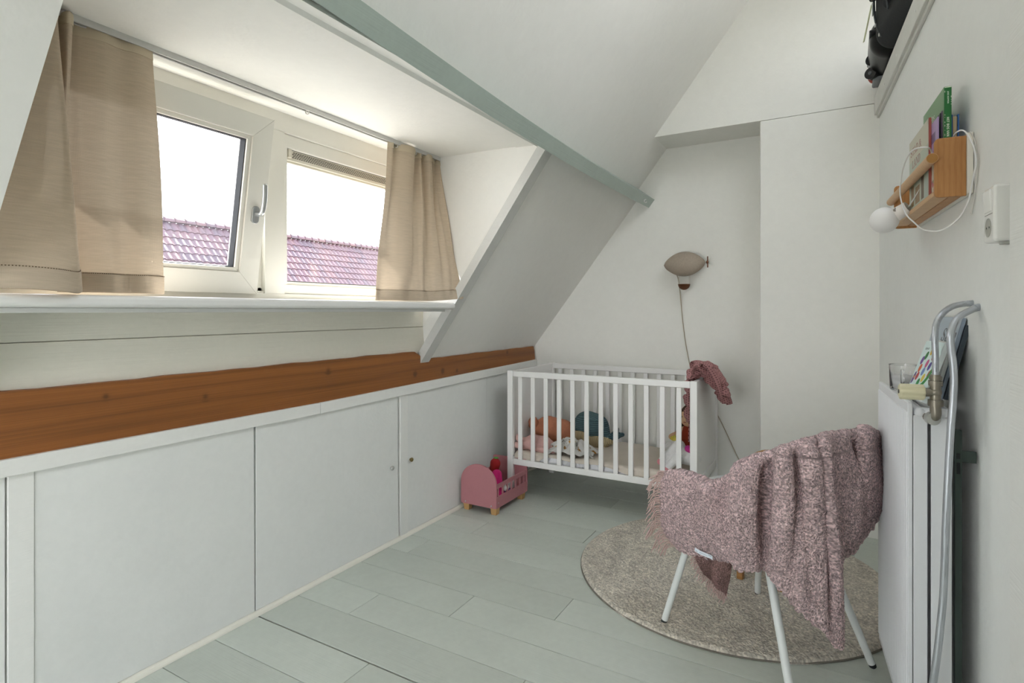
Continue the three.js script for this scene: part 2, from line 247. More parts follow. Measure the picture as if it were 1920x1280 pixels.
// ------------------------------------------------------------------ the dormer window
{
  const g = frame('window_1'), X = -2.12, X1 = -2.2;
  obj('frame', [bx(X1, X, 2.045, 2.14, -2.6, -0.54, 0.003), bx(X1, X, 1.27, 1.325, -2.6, -0.54, 0.003), bx(X1, X - 0.001, 1.3245, 2.0455, -1.668, -1.568, 0.001), bx(X1, X - 0.001, 1.3245, 2.0455, -2.6, -2.5, 0.001), bx(X1, X - 0.001, 1.3245, 2.0455, -0.64, -0.54, 0.001),
    bx(X1 - 0.02, X - 0.024, 1.3, 1.352, -1.57, -0.63, 0.004), bx(X1 - 0.02, X - 0.024, 2.02, 2.06, -1.57, -0.63, 0.004), bx(X1 - 0.02, X - 0.024, 1.3, 2.06, -1.575, -1.545, 0.004), bx(X1, X - 0.012, 1.3, 1.334, -1.572, -1.5, 0.002), bx(X1 - 0.02, X - 0.024, 1.3, 2.06, -0.66, -0.63, 0.004)], pvc, g);
  // fixed light
  const F = obj('fixed_frame', [bx(X1, X - 0.012, 1.325, 1.365, -2.5, -1.668, 0.003), bx(X1, X - 0.012, 1.985, 2.045, -2.5, -1.668, 0.003), bx(X1, X - 0.0125, 1.364, 1.986, -1.69, -1.6685, 0.001), bx(X1, X - 0.0125, 1.364, 1.986, -2.4995, -2.47, 0.001),
    bx(X1 + 0.01, X - 0.035, 1.365, 1.383, -2.47, -1.688, 0.003), bx(X1 + 0.01, X - 0.035, 1.365, 1.99, -1.700, -1.688, 0.003), bx(X1 + 0.01, X - 0.035, 1.365, 1.99, -2.47, -2.455, 0.003)], pvc, g);
  obj('glass', [bx(-2.178, -2.174, 1.36, 1.99, -2.48, -1.68, 0)], glass, F);
  obj('gasket', [bx(-2.172, -2.156, 1.376, 1.386, -2.46, -1.695, 0.001), bx(-2.172, -2.15, 1.983, 1.988, -2.46, -1.695, 0.001)], rubber, F);
  const vent = obj('vent', [bx(-2.19, -2.150, 1.935, 1.984, -2.46, -1.7, 0.003), bx(-2.185, -2.16, 1.925, 1.936, -2.46, -1.7, 0.002), bx(-2.152, -2.138, 1.945, 1.985, -1.722, -1.703, 0.003)], M('#dedacb', 0.35), g);
  { const hs = []; for (let z = -1.735; z > -2.45; z -= 0.0125) for (let k = 0; k < 4; k++) hs.push(box(0.002, 0.0038, 0.0075, -2.1493, 1.952 + k * 0.0075, z - (k % 2) * 0.006, 0)); obj('vent_slot', hs, M('#57544c', 0.8), vent).userData.kind = 'stuff'; }
  // tilted casement, hinged at the bottom
  const s = new THREE.Group(); s.name = 'sash'; s.position.set(-2.135, 1.325, 0); s.rotation.z = -R(9.2); g.add(s);
  const z0 = -1.515, z1 = -0.66, H = 0.722, W = 0.1;
  const miter = (pts, d0, d1, dep) => { const q = prismX(pts, d0, d1, null, dep); return q; };
  const fr = (a, d0, d1, bev) => [miter([[z0 + a[0], a[0]], [z1 - a[0], a[0]], [z1 - a[1], a[1]], [z0 + a[1], a[1]]], d0, d1, bev), miter([[z0 + a[0], H - a[0]], [z0 + a[1], H - a[1]], [z1 - a[1], H - a[1]], [z1 - a[0], H - a[0]]], d0, d1, bev), miter([[z0 + a[0], a[0]], [z0 + a[1], a[1]], [z0 + a[1], H - a[1]], [z0 + a[0], H - a[0]]], d0, d1, bev), miter([[z1 - a[0], a[0]], [z1 - a[0], H - a[0]], [z1 - a[1], H - a[1]], [z1 - a[1], a[1]]], d0, d1, bev)];
  obj('sash_frame', [...fr([0, 0.088], -0.03, 0.032, 0.002), ...fr([0.088, 0.104], -0.03, 0.022, 0.002), ...fr([0.012, 0.09], -0.055, -0.028, 0.002)], pvc, s);
  obj('gasket', [...fr([0.102, 0.107], -0.022, 0.012, 0.0008)], rubber, s);
  obj('glass', [bx(-0.016, -0.012, 0.098, H - 0.098, z0 + 0.098, z1 - 0.098, 0)], glass, s);
  const dust = tex(512, 512, (u, v) => { const n = fbm(u, v, 10, 5, 77), f = fbm(u, v, 120, 2, 79); const a = 0.17 + 0.12 * (n - 0.4) + (f > 0.72 ? 0.12 : 0); return [a, a, a]; });
  obj('dust_film', [metric(new THREE.PlaneGeometry(z1 - z0 - 0.2, H - 0.2).rotateY(Math.PI / 2).translate(-0.0185, H / 2, (z0 + z1) / 2))], M('#c6cbdc', 0.9, { transparent: true, alphaMap: dust }), s);
  const hd = new THREE.Group(); hd.name = 'handle'; s.add(hd);
  // the lever and its oval plate
  const pl = new THREE.Shape(); pl.absarc(0, 0.02, 0.014, 0, Math.PI); pl.absarc(0, -0.02, 0.014, Math.PI, Math.PI * 2);
  const plate = new THREE.ExtrudeGeometry(pl, { depth: 0.006, bevelEnabled: true, bevelSize: 0.002, bevelThickness: 0.002, bevelSegments: 2, curveSegments: 12 }); plate.rotateY(Math.PI / 2); plate.translate(0.032, H / 2 - 0.035, z0 + 0.046);
  const hm = M('#b9bcbe', 0.3, { metalness: 0.85 });
  s.remove(hd);
  obj('handle', [plate, tube([[0.034, H / 2 - 0.03, z0 + 0.046], [0.066, H / 2 - 0.03, z0 + 0.046], [0.078, H / 2 - 0.022, z0 + 0.046], [0.083, H / 2, z0 + 0.046], [0.083, H / 2 + 0.04, z0 + 0.045], [0.076, H / 2 + 0.085, z0 + 0.044]], 0.0095, 12, 40)], hm, s);
  obj('sill', [bx(-2.2, -1.79, 1.258, 1.294, -2.515, -0.45, 0.013), bx(-2.2, -1.86, 1.244, 1.258, -2.51, -0.45, 0.002)], M('#e9e9e6', 0.3), g);
}

// ------------------------------------------------------------------ outside: the house across the street
{
  const h = thing('house', 'house across the street, its steep red clay tile roof seen through the dormer window', 'house');
  const s50 = R(50), rx = -17, ry = 3.93, dn = V(Math.cos(s50), -Math.sin(s50), 0), nm = V(Math.sin(s50), Math.cos(s50), 0);
  obj('roof_deck', [prismZ([[rx, ry - 0.12], [rx + 4.2, ry - 0.12 - 4.2 * Math.tan(s50)], [rx + 4.0, ry - 0.3 - 4.2 * Math.tan(s50)], [rx - 4.0, ry - 0.3 - 4.2 * Math.tan(s50)], [rx - 4.2, ry - 0.12 - 4.2 * Math.tan(s50)]], -34, 6)], M('#5b4038', 0.9), h);
  obj('wall', [bx(rx - 3.8, rx + 3.8, -7, -1.0, -33.8, 5.8, 0)], M('#8a5546', 0.9), h);
  const tileM = [0, 1, 2, 3, 4].map((i) => M(['#573f45', '#533d45', '#5d4246', '#4c3b44', '#563d46'][i], 0.42, { bumpMap: plasterBump, bumpScale: 0.002 }));
  const TW = 0.205, TL = 0.3, prof = (t) => 0.022 * Math.sin((t - 0.12) * Math.PI * 2) + (t > 0.8 ? 0.012 * (t - 0.8) / 0.2 : 0);
  const tile = (L, seg) => sheet((u, v) => { const z = (u - 0.5) * (TW + 0.02); return V(0, 0, 0).addScaledVector(dn, (v - 0.5) * (L + 0.05)).addScaledVector(nm, prof(u) + 0.018 + v * 0.028).setZ(-z); }, seg, 1, 0.014);
  const tg = tile(TL, 8);
  const list = [];
  for (let r = 0; r < 14; r++) for (let c = 0; c < 110; c++) { const z = -6.6 - c * TW, p = V(rx, ry - 0.12, z).addScaledVector(dn, 0.16 + r * TL).addScaledVector(nm, 0.015); const seen = (r < 9 && ((z < -8.7 && z > -11.9) || (z < -12.6 && z > -16.9))); list.push([p, seen ? 1 : 0]); }
  let n = 0; const rest = [];
  for (const [p, seen] of list) {
    if (seen && n < 300) { const m = new THREE.Mesh(tg, tileM[Math.floor(rnd() * 5)]); m.name = 'roof_tile'; m.position.copy(p); m.rotation.y = rr(-0.012, 0.012); m.castShadow = m.receiveShadow = true; h.add(m); n++; }
    else rest.push(tg.clone().translate(p.x, p.y, p.z));
  }
  obj('roof_tile', rest, tileM[0], h).userData.kind = 'stuff';
  const rg = (() => { const g = []; g.push(sheet((u, v) => { const a = lerp(R(-20), R(200), u), rad = 0.105 + v * 0.012; return V(Math.cos(a) * rad, Math.sin(a) * rad * 0.9 - 0.03, (v - 0.5) * 0.36); }, 10, 1, 0.014)); g.push(sheet((u, v) => { const a = lerp(R(-20), R(200), u), rad = 0.118 + v * 0.004; return V(Math.cos(a) * rad, Math.sin(a) * rad * 0.95 - 0.02, 0.13 + v * 0.05); }, 10, 1, 0.02)); return mergeGeometries(g); })();
  for (let i = 0; i < 62; i++) { const m = new THREE.Mesh(rg, tileM[i % 5]); m.name = 'ridge_tile'; m.position.set(rx, ry + 0.0, -6.5 - i * 0.315); m.castShadow = m.receiveShadow = true; h.add(m); }
  const st = obj('ground', [bx(-80, 20, -7.4, -7, -60, 40, 0)], M('#8d8a84', 0.9)); st.userData.kind = 'structure';
  // unseen flat roof below the dormer, added to bounce light onto its ceiling
  const fr = struct('added_bounce_roof', [bx(-9.5, -2.6, -0.7, -0.45, -12, 6, 0)], M('#8f8c86', 0.9)); void fr;
}
// ------------------------------------------------------------------ timber, rail, curtains
function woodTex(w, h, light, dark, lines, s, size, knots = [], waver = 0.5) {
  return tex(w, h, (u, v) => {
    let k = 0; for (const [a, b, r] of knots) { let du = Math.abs(u - a); du = Math.min(du, 1 - du); const e = Math.hypot(du * (size[0] || size) , (v - b) * (size[1] || size)) / r; k = Math.max(k, Math.exp(-e * e)); }
    const warp = (fbm(u, v, 3, 3, s, 2) - 0.5) * waver + k * 0.35, q = v * lines + warp * lines * 0.5, ring = Math.abs(((q % 1) + 1) % 1 - 0.5) * 2;
    const g = 0.34 * Math.pow(ring, 2.2) + 0.5 * (fbm(u, v, 6, 3, s + 5, 120) - 0.15) + 0.4 * (fbm(u, v, 4, 3, s + 8, 6) - 0.35) + 0.75 * k;
    const t = Math.max(0, Math.min(1, g)); return [0, 1, 2].map((c) => lerp(light[c], dark[c], t) / 255);
  }, true, size);
}
const brownWood = M(0xffffff, 0.5, { map: woodTex(2048, 256, [162, 100, 46], [100, 58, 24], 3.2, 101, [3.7, 0.21], [[0.185, 0.66, 0.014], [0.22, 0.15, 0.012], [0.26, 0.2, 0.016], [0.33, 0.24, 0.014], [0.30, 0.55, 0.011], [0.50, 0.6, 0.014], [0.66, 0.4, 0.012], [0.75, 0.62, 0.01], [0.9, 0.3, 0.012], [0.05, 0.5, 0.014]], 1.3), bumpMap: brushBump, bumpScale: 0.0006 });
{
  const rough = []; for (let i = 0; i <= 40; i++) { const z = lerp(-3.93, -0.3, i / 40); rough.push([z, (z < -2.53 ? 0.968 : 1.018) + Math.sin(i * 2.3) * 0.0015 + Math.sin(i * 5.1) * 0.001]); }
  const g = prismX([[-0.3, 0.818], [-2.5, 0.826], [-3.955, 0.862], [-3.945, 0.93], ...rough], -2.09, -2.047, null, 0.003);
  tag(obj('timber_beam', [g], brownWood), 'brown stained wooden beam with knots along the knee wall, above the white cupboard doors', 'beam');
  const b = thing('timber_beam', 'grey green painted purlin crossing the sloping ceiling above the dormer', 'beam');
  const T = [0.6117, 0.7911], N = [0.7911, -0.6117], yz = (z) => 1.979 + 0.0082 * (z + 3.1) ** 2;
  const sec = (z) => { const y = yz(z), x = -1.137 + (y - 1.987) * 0.7732, w = 0.068; const a = [x, y], q = [x + T[0] * w, y + T[1] * w]; return [a, q, [q[0] - N[0] * 0.22, q[1] - N[1] * 0.22], [a[0] - N[0] * 0.22, a[1] - N[1] * 0.22]]; };
  const pos = [], n = 60, put = (p, z) => pos.push(p[0], p[1], z);
  for (let i = 0; i < n; i++) { const z0 = lerp(1.7, -3.975, i / n), z1 = lerp(1.7, -3.975, (i + 1) / n), A = sec(z0), B = sec(z1); for (let k = 0; k < 4; k++) { const m = (k + 1) % 4; put(A[k], z0); put(A[m], z0); put(B[m], z1); put(A[k], z0); put(B[m], z1); put(B[k], z1); } }
  const E = sec(-3.975); put(E[0], -3.975); put(E[1], -3.975); put(E[2], -3.975); put(E[0], -3.975); put(E[2], -3.975); put(E[3], -3.975);
  const bg = new THREE.BufferGeometry(); bg.setAttribute('position', new THREE.Float32BufferAttribute(pos, 3)); bg.computeVertexNormals();
  obj('beam', [metric(bg)], greenPaint, b);
  const hk = new THREE.TorusGeometry(0.011, 0.0026, 8, 20, 4.9); hk.rotateZ(R(60)); hk.rotateY(R(52)); hk.translate(-1.113, 2.003, -3.80);
  obj('hook', [prep(hk), cyl(V(-1.14, 2.016, -3.80), V(-1.118, 2.006, -3.80), 0.003)], M('#e6e6e2', 0.3), b);
}
{
  const r = thing('curtain_rail', 'thin pale curtain rail screwed under the dormer ceiling before the window', 'curtain rail');
  obj('rail', [bx(-1.953, -1.947, 2.098, 2.122, -2.6, -0.5, 0.001), bx(-1.933, -1.927, 2.098, 2.122, -2.6, -0.5, 0.001), bx(-1.95, -1.93, 2.115, 2.122, -2.6, -0.5, 0.001)], M('#cfcfcc', 0.35, { metalness: 0.3 }), r);
  for (const z of [-1.64, -2.2, -2.35, -2.46]) { const t = new THREE.TorusGeometry(0.008, 0.0022, 8, 16); t.rotateY(R(30)); t.translate(-1.94, 2.094, z); obj('glider', [prep(t), box(0.012, 0.006, 0.012, -1.94, 2.104, z, 0.002)], M('#f2f0ea', 0.3), r); }
}
const linen = (() => {
  const m = tex(512, 512, (u, v) => { const s = fbm(u, v, 14, 4, 201, 110), w = 0.5 + 0.25 * Math.sin(u * Math.PI * 2 * 170) + 0.25 * Math.sin(v * Math.PI * 2 * 170); const g = 0.86 + 0.08 * (s - 0.5) + 0.08 * (w - 0.5); return [0.90 * g, 0.825 * g, 0.725 * g]; }, true, 0.34);
  const b = tex(512, 512, grey((u, v) => 0.5 + 0.25 * Math.sin(u * Math.PI * 2 * 170) + 0.25 * Math.sin(v * Math.PI * 2 * 170)), false, 0.34);
  return M(0xffffff, 0.9, { map: m, bumpMap: b, bumpScale: 0.0004, transmission: 0.1, thickness: 0, sheen: 0.2, sheenColor: new THREE.Color('#d8c4a8'), sheenRoughness: 0.6 });
})();
function curtain(label, top, bot, yTop, yBot, wr, hemH) {
  const A = new THREE.CatmullRomCurve3(top.map((p) => V(p[1], 0, p[0]))), B = new THREE.CatmullRomCurve3(bot.map((p) => V(p[1], p[2] || 0, p[0])));
  const len = 0.62, fn = (u, v) => { const a = A.getPoint(u), b = B.getPoint(u), k = sstep(0, 1, v) * 0.35 + v * 0.65, p = a.lerp(b, k), w = wr(u, v); p.y = lerp(yTop, yBot, v) + b.y * v * 0 + (B.getPoint(u).y) * v; p.x += w; return p; };
  const t = thing('curtain', label, 'curtain', [0, 0, 0], 0, undefined);
  obj('cloth', [sheet(fn, 150, 90, 0, [len, yTop - yBot])], linen, t);
  const lip = (v0, v1, d, nv) => sheet((u, v) => { const e = 0.004, vv = lerp(v0, v1, v), p = fn(u, vv), du = fn(Math.min(1, u + e), vv).sub(fn(Math.max(0, u - e), vv)), dv = fn(u, vv + e).sub(fn(u, vv - e)); const n = dv.cross(du).normalize(); if (n.x < 0) n.negate(); return p.addScaledVector(n, d * (v > 0.06 ? 1 : 0.55)); }, 150, nv, 0.001, [len, (v1 - v0) * (yTop - yBot)]);
  obj('hem', [lip(1 - hemH / (yTop - yBot), 0.998, 0.0028, 10)], linen, t);
  obj('heading_tape', [lip(0.004, 0.045, 0.0022, 4)], M('#cdbfa6', 0.8, { bumpMap: brushBump, bumpScale: 0.0006 }), t);
  const st = []; for (let i = 0; i < 150; i++) { const u = i / 150, p = fn(u, 1 - hemH / (yTop - yBot) + 0.004), q = fn(u + 0.004, 1 - hemH / (yTop - yBot) + 0.004); st.push(box(0.0022, 0.0022, Math.max(0.0015, p.distanceTo(q) * 0.6), p.x + 0.0034, p.y, p.z, 0)); }
  const so = obj('stitching', st, M('#6d5a44', 0.9), t); so.userData.kind = 'stuff';
  return t;
}
curtain('wide beige linen curtain at the left end of the dormer window, folded over the sill',
  [[-1.012, -1.94], [-0.965, -1.932], [-0.915, -1.944], [-0.865, -1.934], [-0.815, -1.955], [-0.792, -1.965], [-0.776, -1.905], [-0.762, -1.895], [-0.752, -1.945], [-0.742, -1.95], [-0.728, -1.885], [-0.68, -1.905], [-0.60, -1.94], [-0.55, -1.935]],
  [[-1.046, -1.935, 0], [-0.985, -1.915, 0], [-0.93, -1.94, 0], [-0.885, -1.925, 0], [-0.83, -1.95, 0], [-0.79, -1.985, 0], [-0.76, -1.96, 0], [-0.748, -1.90, 0], [-0.742, -1.83, 0], [-0.752, -1.80, 0], [-0.735, -1.772, -0.008], [-0.69, -1.76, -0.004], [-0.62, -1.765, 0], [-0.545, -1.79, 0]],
  2.107, 1.304, (u, v) => 0.006 * Math.sin(u * 17 + v * 3) * Math.sin(v * Math.PI) + 0.012 * Math.sin(u * 9 + 1.2 + v * 1.7) * Math.sin(v * 3) * (u < 0.45 ? 1 : 0.3), 0.062);
curtain('narrow beige linen curtain at the right end of the dormer window',
  [[-2.136, -1.94], [-2.165, -1.93], [-2.19, -1.955], [-2.225, -1.925], [-2.275, -1.905], [-2.325, -1.92], [-2.335, -1.955], [-2.36, -1.962], [-2.385, -1.93], [-2.405, -1.958], [-2.425, -1.965], [-2.44, -1.92], [-2.475, -1.925], [-2.49, -1.962], [-2.51, -1.94], [-2.525, -1.965], [-2.555, -1.935], [-2.603, -1.985]],
  [[-2.042, -1.935, 0], [-2.07, -1.93, 0], [-2.10, -1.905, 0], [-2.14, -1.885, 0], [-2.18, -1.872, 0], [-2.215, -1.868, 0], [-2.24, -1.862, 0], [-2.265, -1.846, 0], [-2.29, -1.832, 0], [-2.32, -1.836, 0], [-2.345, -1.828, 0], [-2.37, -1.812, 0.002], [-2.40, -1.80, 0.004], [-2.43, -1.797, 0.006], [-2.455, -1.786, 0.008], [-2.48, -1.776, 0.01], [-2.505, -1.768, 0.012], [-2.532, -1.758, 0.014]],
  2.107, 1.300, (u, v) => 0.008 * Math.sin(u * 13 + v * 5) * Math.sin(v * 3.0) + 0.004 * Math.sin(u * 31 + v * 9) * sstep(0.55, 1, v), 0.055);
// ------------------------------------------------------------------ the cot and what is in it
const lacquer = M('#f5f4f1', 0.34);
{
  const x0 = -1.90, x1 = -0.66, zf = -3.262, zb = -3.93, H = 0.848;
  const c = thing('cot', 'white slatted wooden baby cot with solid end panels against the back wall', 'cot');
  const side = (z, front) => {
    obj('rail', [bx(x0 + 0.04, x1 - 0.04, 0.807, 0.845, z - 0.012, z + 0.012, 0.004)], lacquer, c);
    obj('rail', [bx(x0 + 0.04, x1 - 0.04, 0.218, 0.256, z - 0.012, z + 0.012, 0.004)], lacquer, c);
    const sg = metric(box(0.03, 0.556, 0.012, 0, 0.532, 0, 0.003));
    for (let i = 0; i < 12; i++) { const m = new THREE.Mesh(sg, lacquer); m.name = 'slat'; m.position.set(-1.8077 + i * 0.0948, 0, z); m.castShadow = m.receiveShadow = true; c.add(m); }
  };
  side(zf - 0.016); side(zb + 0.016);
  for (const x of [x0, x1 - 0.04]) for (const z of [zf - 0.032, zb]) obj('post', [bx(x, x + 0.04, 0, H, z, z + 0.032, 0.003)], lacquer, c);
  for (const x of [x0 + 0.006, x1 - 0.034]) {
    obj('end_panel', [bx(x + 0.006, x + 0.022, 0.265, 0.79, zb + 0.03, zf - 0.03, 0.001)], lacquer, c);
    obj('end_rail', [bx(x, x + 0.028, 0.788, 0.845, zb + 0.03, zf - 0.03, 0.003)], lacquer, c);
    obj('end_rail', [bx(x, x + 0.028, 0.214, 0.268, zb + 0.03, zf - 0.03, 0.003)], lacquer, c);
  }
  obj('base', [bx(x0 + 0.03, x1 - 0.03, 0.222, 0.238, zb + 0.03, zf - 0.03, 0.002)], lacquer, c);
  obj('bolt', [cyl(V(x0 + 0.0405, 0.275, zf - 0.018), V(x0 + 0.043, 0.275, zf - 0.018), 0.006), cyl(V(x1 - 0.0405, 0.275, zf - 0.018), V(x1 - 0.043, 0.275, zf - 0.018), 0.006)], steel, c);
}
{
  const quilt = tex(256, 256, grey((u, v) => { const a = Math.abs(((u + v) * 4) % 1 - 0.5) * 2, b = Math.abs((((u - v) * 4) % 1 + 1) % 1 - 0.5) * 2; return Math.pow(Math.min(1, Math.min(1 - a, 1 - b) * 3), 0.5); }), false, 0.5);
  tag(obj('mattress', [metric(box(1.16, 0.062, 0.575, -1.28, 0.2695, -3.595, 0.018))], M('#eeeef0', 0.85, { bumpMap: quilt, bumpScale: 0.004 })), 'white quilted mattress lying on the base of the cot', 'mattress');
  const cot = M(0xffffff, 0.92, { map: paintTone('#d5cbbd', 0.04, 91, 0.4), bumpMap: plasterBump, bumpScale: 0.0008 });
  // fitted sheet: drapes over the mattress edges, its hem riding up towards the right
  const fn = (u, v) => {
    const x = lerp(-1.868, -0.708, u), w = 0.5 - Math.abs(v - 0.5), edge = 0.575 / 2 + 0.004, drop = lerp(0.085, 0.014, sstep(0.1, 0.22, u)) + 0.03 * sstep(0.5, 0.72, u) + 0.005 * Math.sin(u * 19);
    const full = edge + drop, s = (v - 0.5) * 2 * full, a = Math.abs(s), sg = Math.sign(s) || 1; let z, y; const r = 0.018;
    if (a < edge - r) { z = s; y = 0.306; } else { const t = a - (edge - r), arc = r * Math.PI / 2; if (t < arc) { z = sg * (edge - r + r * Math.sin(t / r)); y = 0.306 - r + r * Math.cos(t / r); } else { z = sg * edge; y = 0.306 - r - (t - arc); } }
    const fold = 0.006 * Math.sin(u * 21 + s * 14) * sstep(0.1, 0.3, u) + 0.004 * Math.sin(u * 43 - s * 20); y += (a < edge ? 1 : 0.2) * fold * (a < edge ? 0.6 : 1); if (a >= edge - 0.005) z += sg * (0.004 + 0.006 * (0.5 + 0.5 * Math.sin(y * 190 + Math.sin(u * 12) * 2.2)));
    if (u < 0.02) { y -= (0.02 - u) * 1.4; } void w;
    return V(x, y, -3.595 - z * -1);
  };
  tag(obj('fitted_sheet', [sheet(fn, 120, 60, 0.002, [1.16, 0.7])], cot), 'crumpled beige fitted sheet stretched over the cot mattress', 'bed sheet');
}
const plush = (hex, s = 5, more = {}) => M(0xffffff, 0.95, { map: paintTone(hex, 0.12, 300 + s, 0.12), bumpMap: plasterBump, bumpScale: 0.003, sheen: 0.3, sheenColor: new THREE.Color(hex), sheenRoughness: 0.7, ...more });
{ // salmon whale cushion
  const t = thing('soft_toy', 'plump salmon pink whale cushion propped in the left end of the cot', 'soft toy', [-1.70, 0.306, -3.60], R(38));
  obj('body', [soft([[[-0.05, 0.1, 0], [0.05, 0.085, 0], 0.098, 0.082], [[0.05, 0.08, 0], [0.13, 0.06, 0], 0.07, 0.045], [[-0.06, 0.1, 0], [-0.15, 0.12, 0.0], 0.06, 0.028]], 0.012, 0.05)], plush('#bb7a5c', 1), t);
  obj('tail', [soft([[[-0.13, 0.115, 0], [-0.165, 0.165, 0.02], 0.03, 0.026], [[-0.165, 0.165, 0.02], [-0.165, 0.18, 0.03], 0.028, 0.022], [[-0.14, 0.11, 0], [-0.17, 0.13, -0.05], 0.028, 0.02]], 0.008, 0.03)], plush('#b9775a', 2), t);
}
{ // teal and cream whale
  const t = thing('soft_toy', 'striped teal whale soft toy with a ribbed cream belly in the cot', 'soft toy', [-1.45, 0.304, -3.70], R(-8));
  const stripes = tex(16, 256, grey((u, v) => 0.5 + 0.5 * Math.sin(v * Math.PI * 2 * 24)), false, 0.3), teal = tex(16, 256, (u, v) => { const k = 0.82 + 0.18 * Math.sin(v * Math.PI * 2 * 24); return [0.36 * k, 0.48 * k, 0.50 * k]; }, true, 0.3);
  const ribs = tex(256, 16, grey((u) => 0.5 + 0.5 * Math.sin(u * Math.PI * 2 * 30)), false, 0.3), crm = tex(256, 16, (u) => { const k = 0.9 + 0.1 * Math.sin(u * Math.PI * 2 * 30); return [0.80 * k, 0.73 * k, 0.57 * k]; }, true, 0.3);
  obj('back', [soft([[[-0.05, 0.135, 0], [0.01, 0.13, 0], 0.1, 0.095], [[0.02, 0.1, 0], [0.10, 0.06, 0], 0.08, 0.04]], 0.011, 0.04)], M(0xffffff, 0.95, { map: teal, bumpMap: stripes, bumpScale: 0.003 }), t);
  obj('belly', [soft([[[-0.07, 0.075, 0.018], [0.05, 0.055, 0.015], 0.094, 0.068], [[0.05, 0.05, 0.01], [0.13, 0.055, 0], 0.058, 0.03]], 0.011, 0.04, (p) => Math.max(0, (p[1] - 0.09 - 0.02 * Math.sin(p[0] * 22 + 2)) * 1))], M(0xffffff, 0.95, { map: crm, bumpMap: ribs, bumpScale: 0.003 }), t);
  obj('tail', [soft([[[0.11, 0.06, 0], [0.165, 0.09, 0], 0.03, 0.022], [[0.165, 0.09, 0], [0.185, 0.14, 0.02], 0.024, 0.018], [[0.165, 0.09, 0], [0.20, 0.095, -0.04], 0.022, 0.014]], 0.007, 0.02)], M(0xffffff, 0.95, { map: teal, bumpMap: stripes, bumpScale: 0.003 }), t);
}
{ // pink rabbit lying on its side along the front bars
  const t = thing('soft_toy', 'pale pink plush rabbit lying at the front left corner of the cot', 'soft toy', [-1.735, 0.3, -3.365]);
  obj('body', [soft([[[-0.03, 0.06, -0.02], [0.05, 0.055, -0.02], 0.05, 0.042], [[0.05, 0.07, -0.03], [0.1, 0.05, -0.02], 0.032, 0.03], [[0.02, 0.03, 0.02], [0.07, 0.03, 0.035], 0.026, 0.028], [[0.06, 0.03, 0.0], [0.125, 0.022, 0.01], 0.028, 0.026], [[-0.03, 0.035, 0.02], [0.0, 0.025, 0.04], 0.024, 0.02], [[-0.05, 0.05, 0], [-0.085, 0.045, 0.01], 0.036, 0.042]], 0.009, 0.022)], plush('#d0a7a0', 3), t);
  obj('ear', [soft([[[-0.09, 0.06, 0.02], [-0.112, 0.085, 0.035], 0.018, 0.022], [[-0.112, 0.085, 0.035], [-0.118, 0.10, 0.04], 0.022, 0.012]], 0.006, 0.012)], plush('#dbb4ac', 4), t);
  obj('ear', [soft([[[-0.085, 0.035, 0.03], [-0.118, 0.04, 0.05], 0.018, 0.02], [[-0.118, 0.04, 0.05], [-0.10, 0.03, 0.055], 0.02, 0.012]], 0.006, 0.012)], plush('#dbb4ac', 4), t);
}
{ // muslin cloth with printed leaves
  const print = canvasTex(512, 512, (g) => { g.fillStyle = '#cfcdc8'; g.fillRect(0, 0, 512, 512); for (let i = 0; i < 26; i++) { g.save(); g.translate(rr(0, 512), rr(0, 512)); g.rotate(rr(0, 6)); g.fillStyle = ['#a5702c', '#8d6a3e', '#6c675c', '#b8893f'][i % 4]; g.beginPath(); g.ellipse(0, 0, rr(14, 34), rr(7, 14), 0, 0, 7); g.fill(); g.beginPath(); g.ellipse(18, 12, 14, 6, 0.8, 0, 7); g.fill(); g.restore(); } }); print.wrapS = print.wrapT = THREE.RepeatWrapping; print.repeat.set(1.3, 1);
  const fn = (u, v) => { const a = (u - 0.5) * 0.30, b = (v - 0.5) * 0.17, r = Math.max(0, 1 - (a / 0.155) ** 2) * Math.max(0, 1 - (b / 0.09) ** 2); const w = fbm(u * 0.999, v * 0.999, 7, 3, 411) - 0.5, q = fbm(u * 0.999, v * 0.999, 4, 2, 431) - 0.5; return V(a + q * 0.06, 0.012 + r * (0.075 + w * 0.11) + 0.008 * Math.sin(u * 26 + v * 11), b + w * 0.05); };
  const t = obj('muslin_cloth', [sheet(fn, 60, 40, 0.003, [1, 1])], M(0xffffff, 0.95, { map: print })); t.position.set(-1.47, 0.31, -3.39); t.rotation.y = R(8);
  tag(t, 'grey muslin cloth printed with brown leaves, bunched up in the middle of the cot', 'cloth');
}
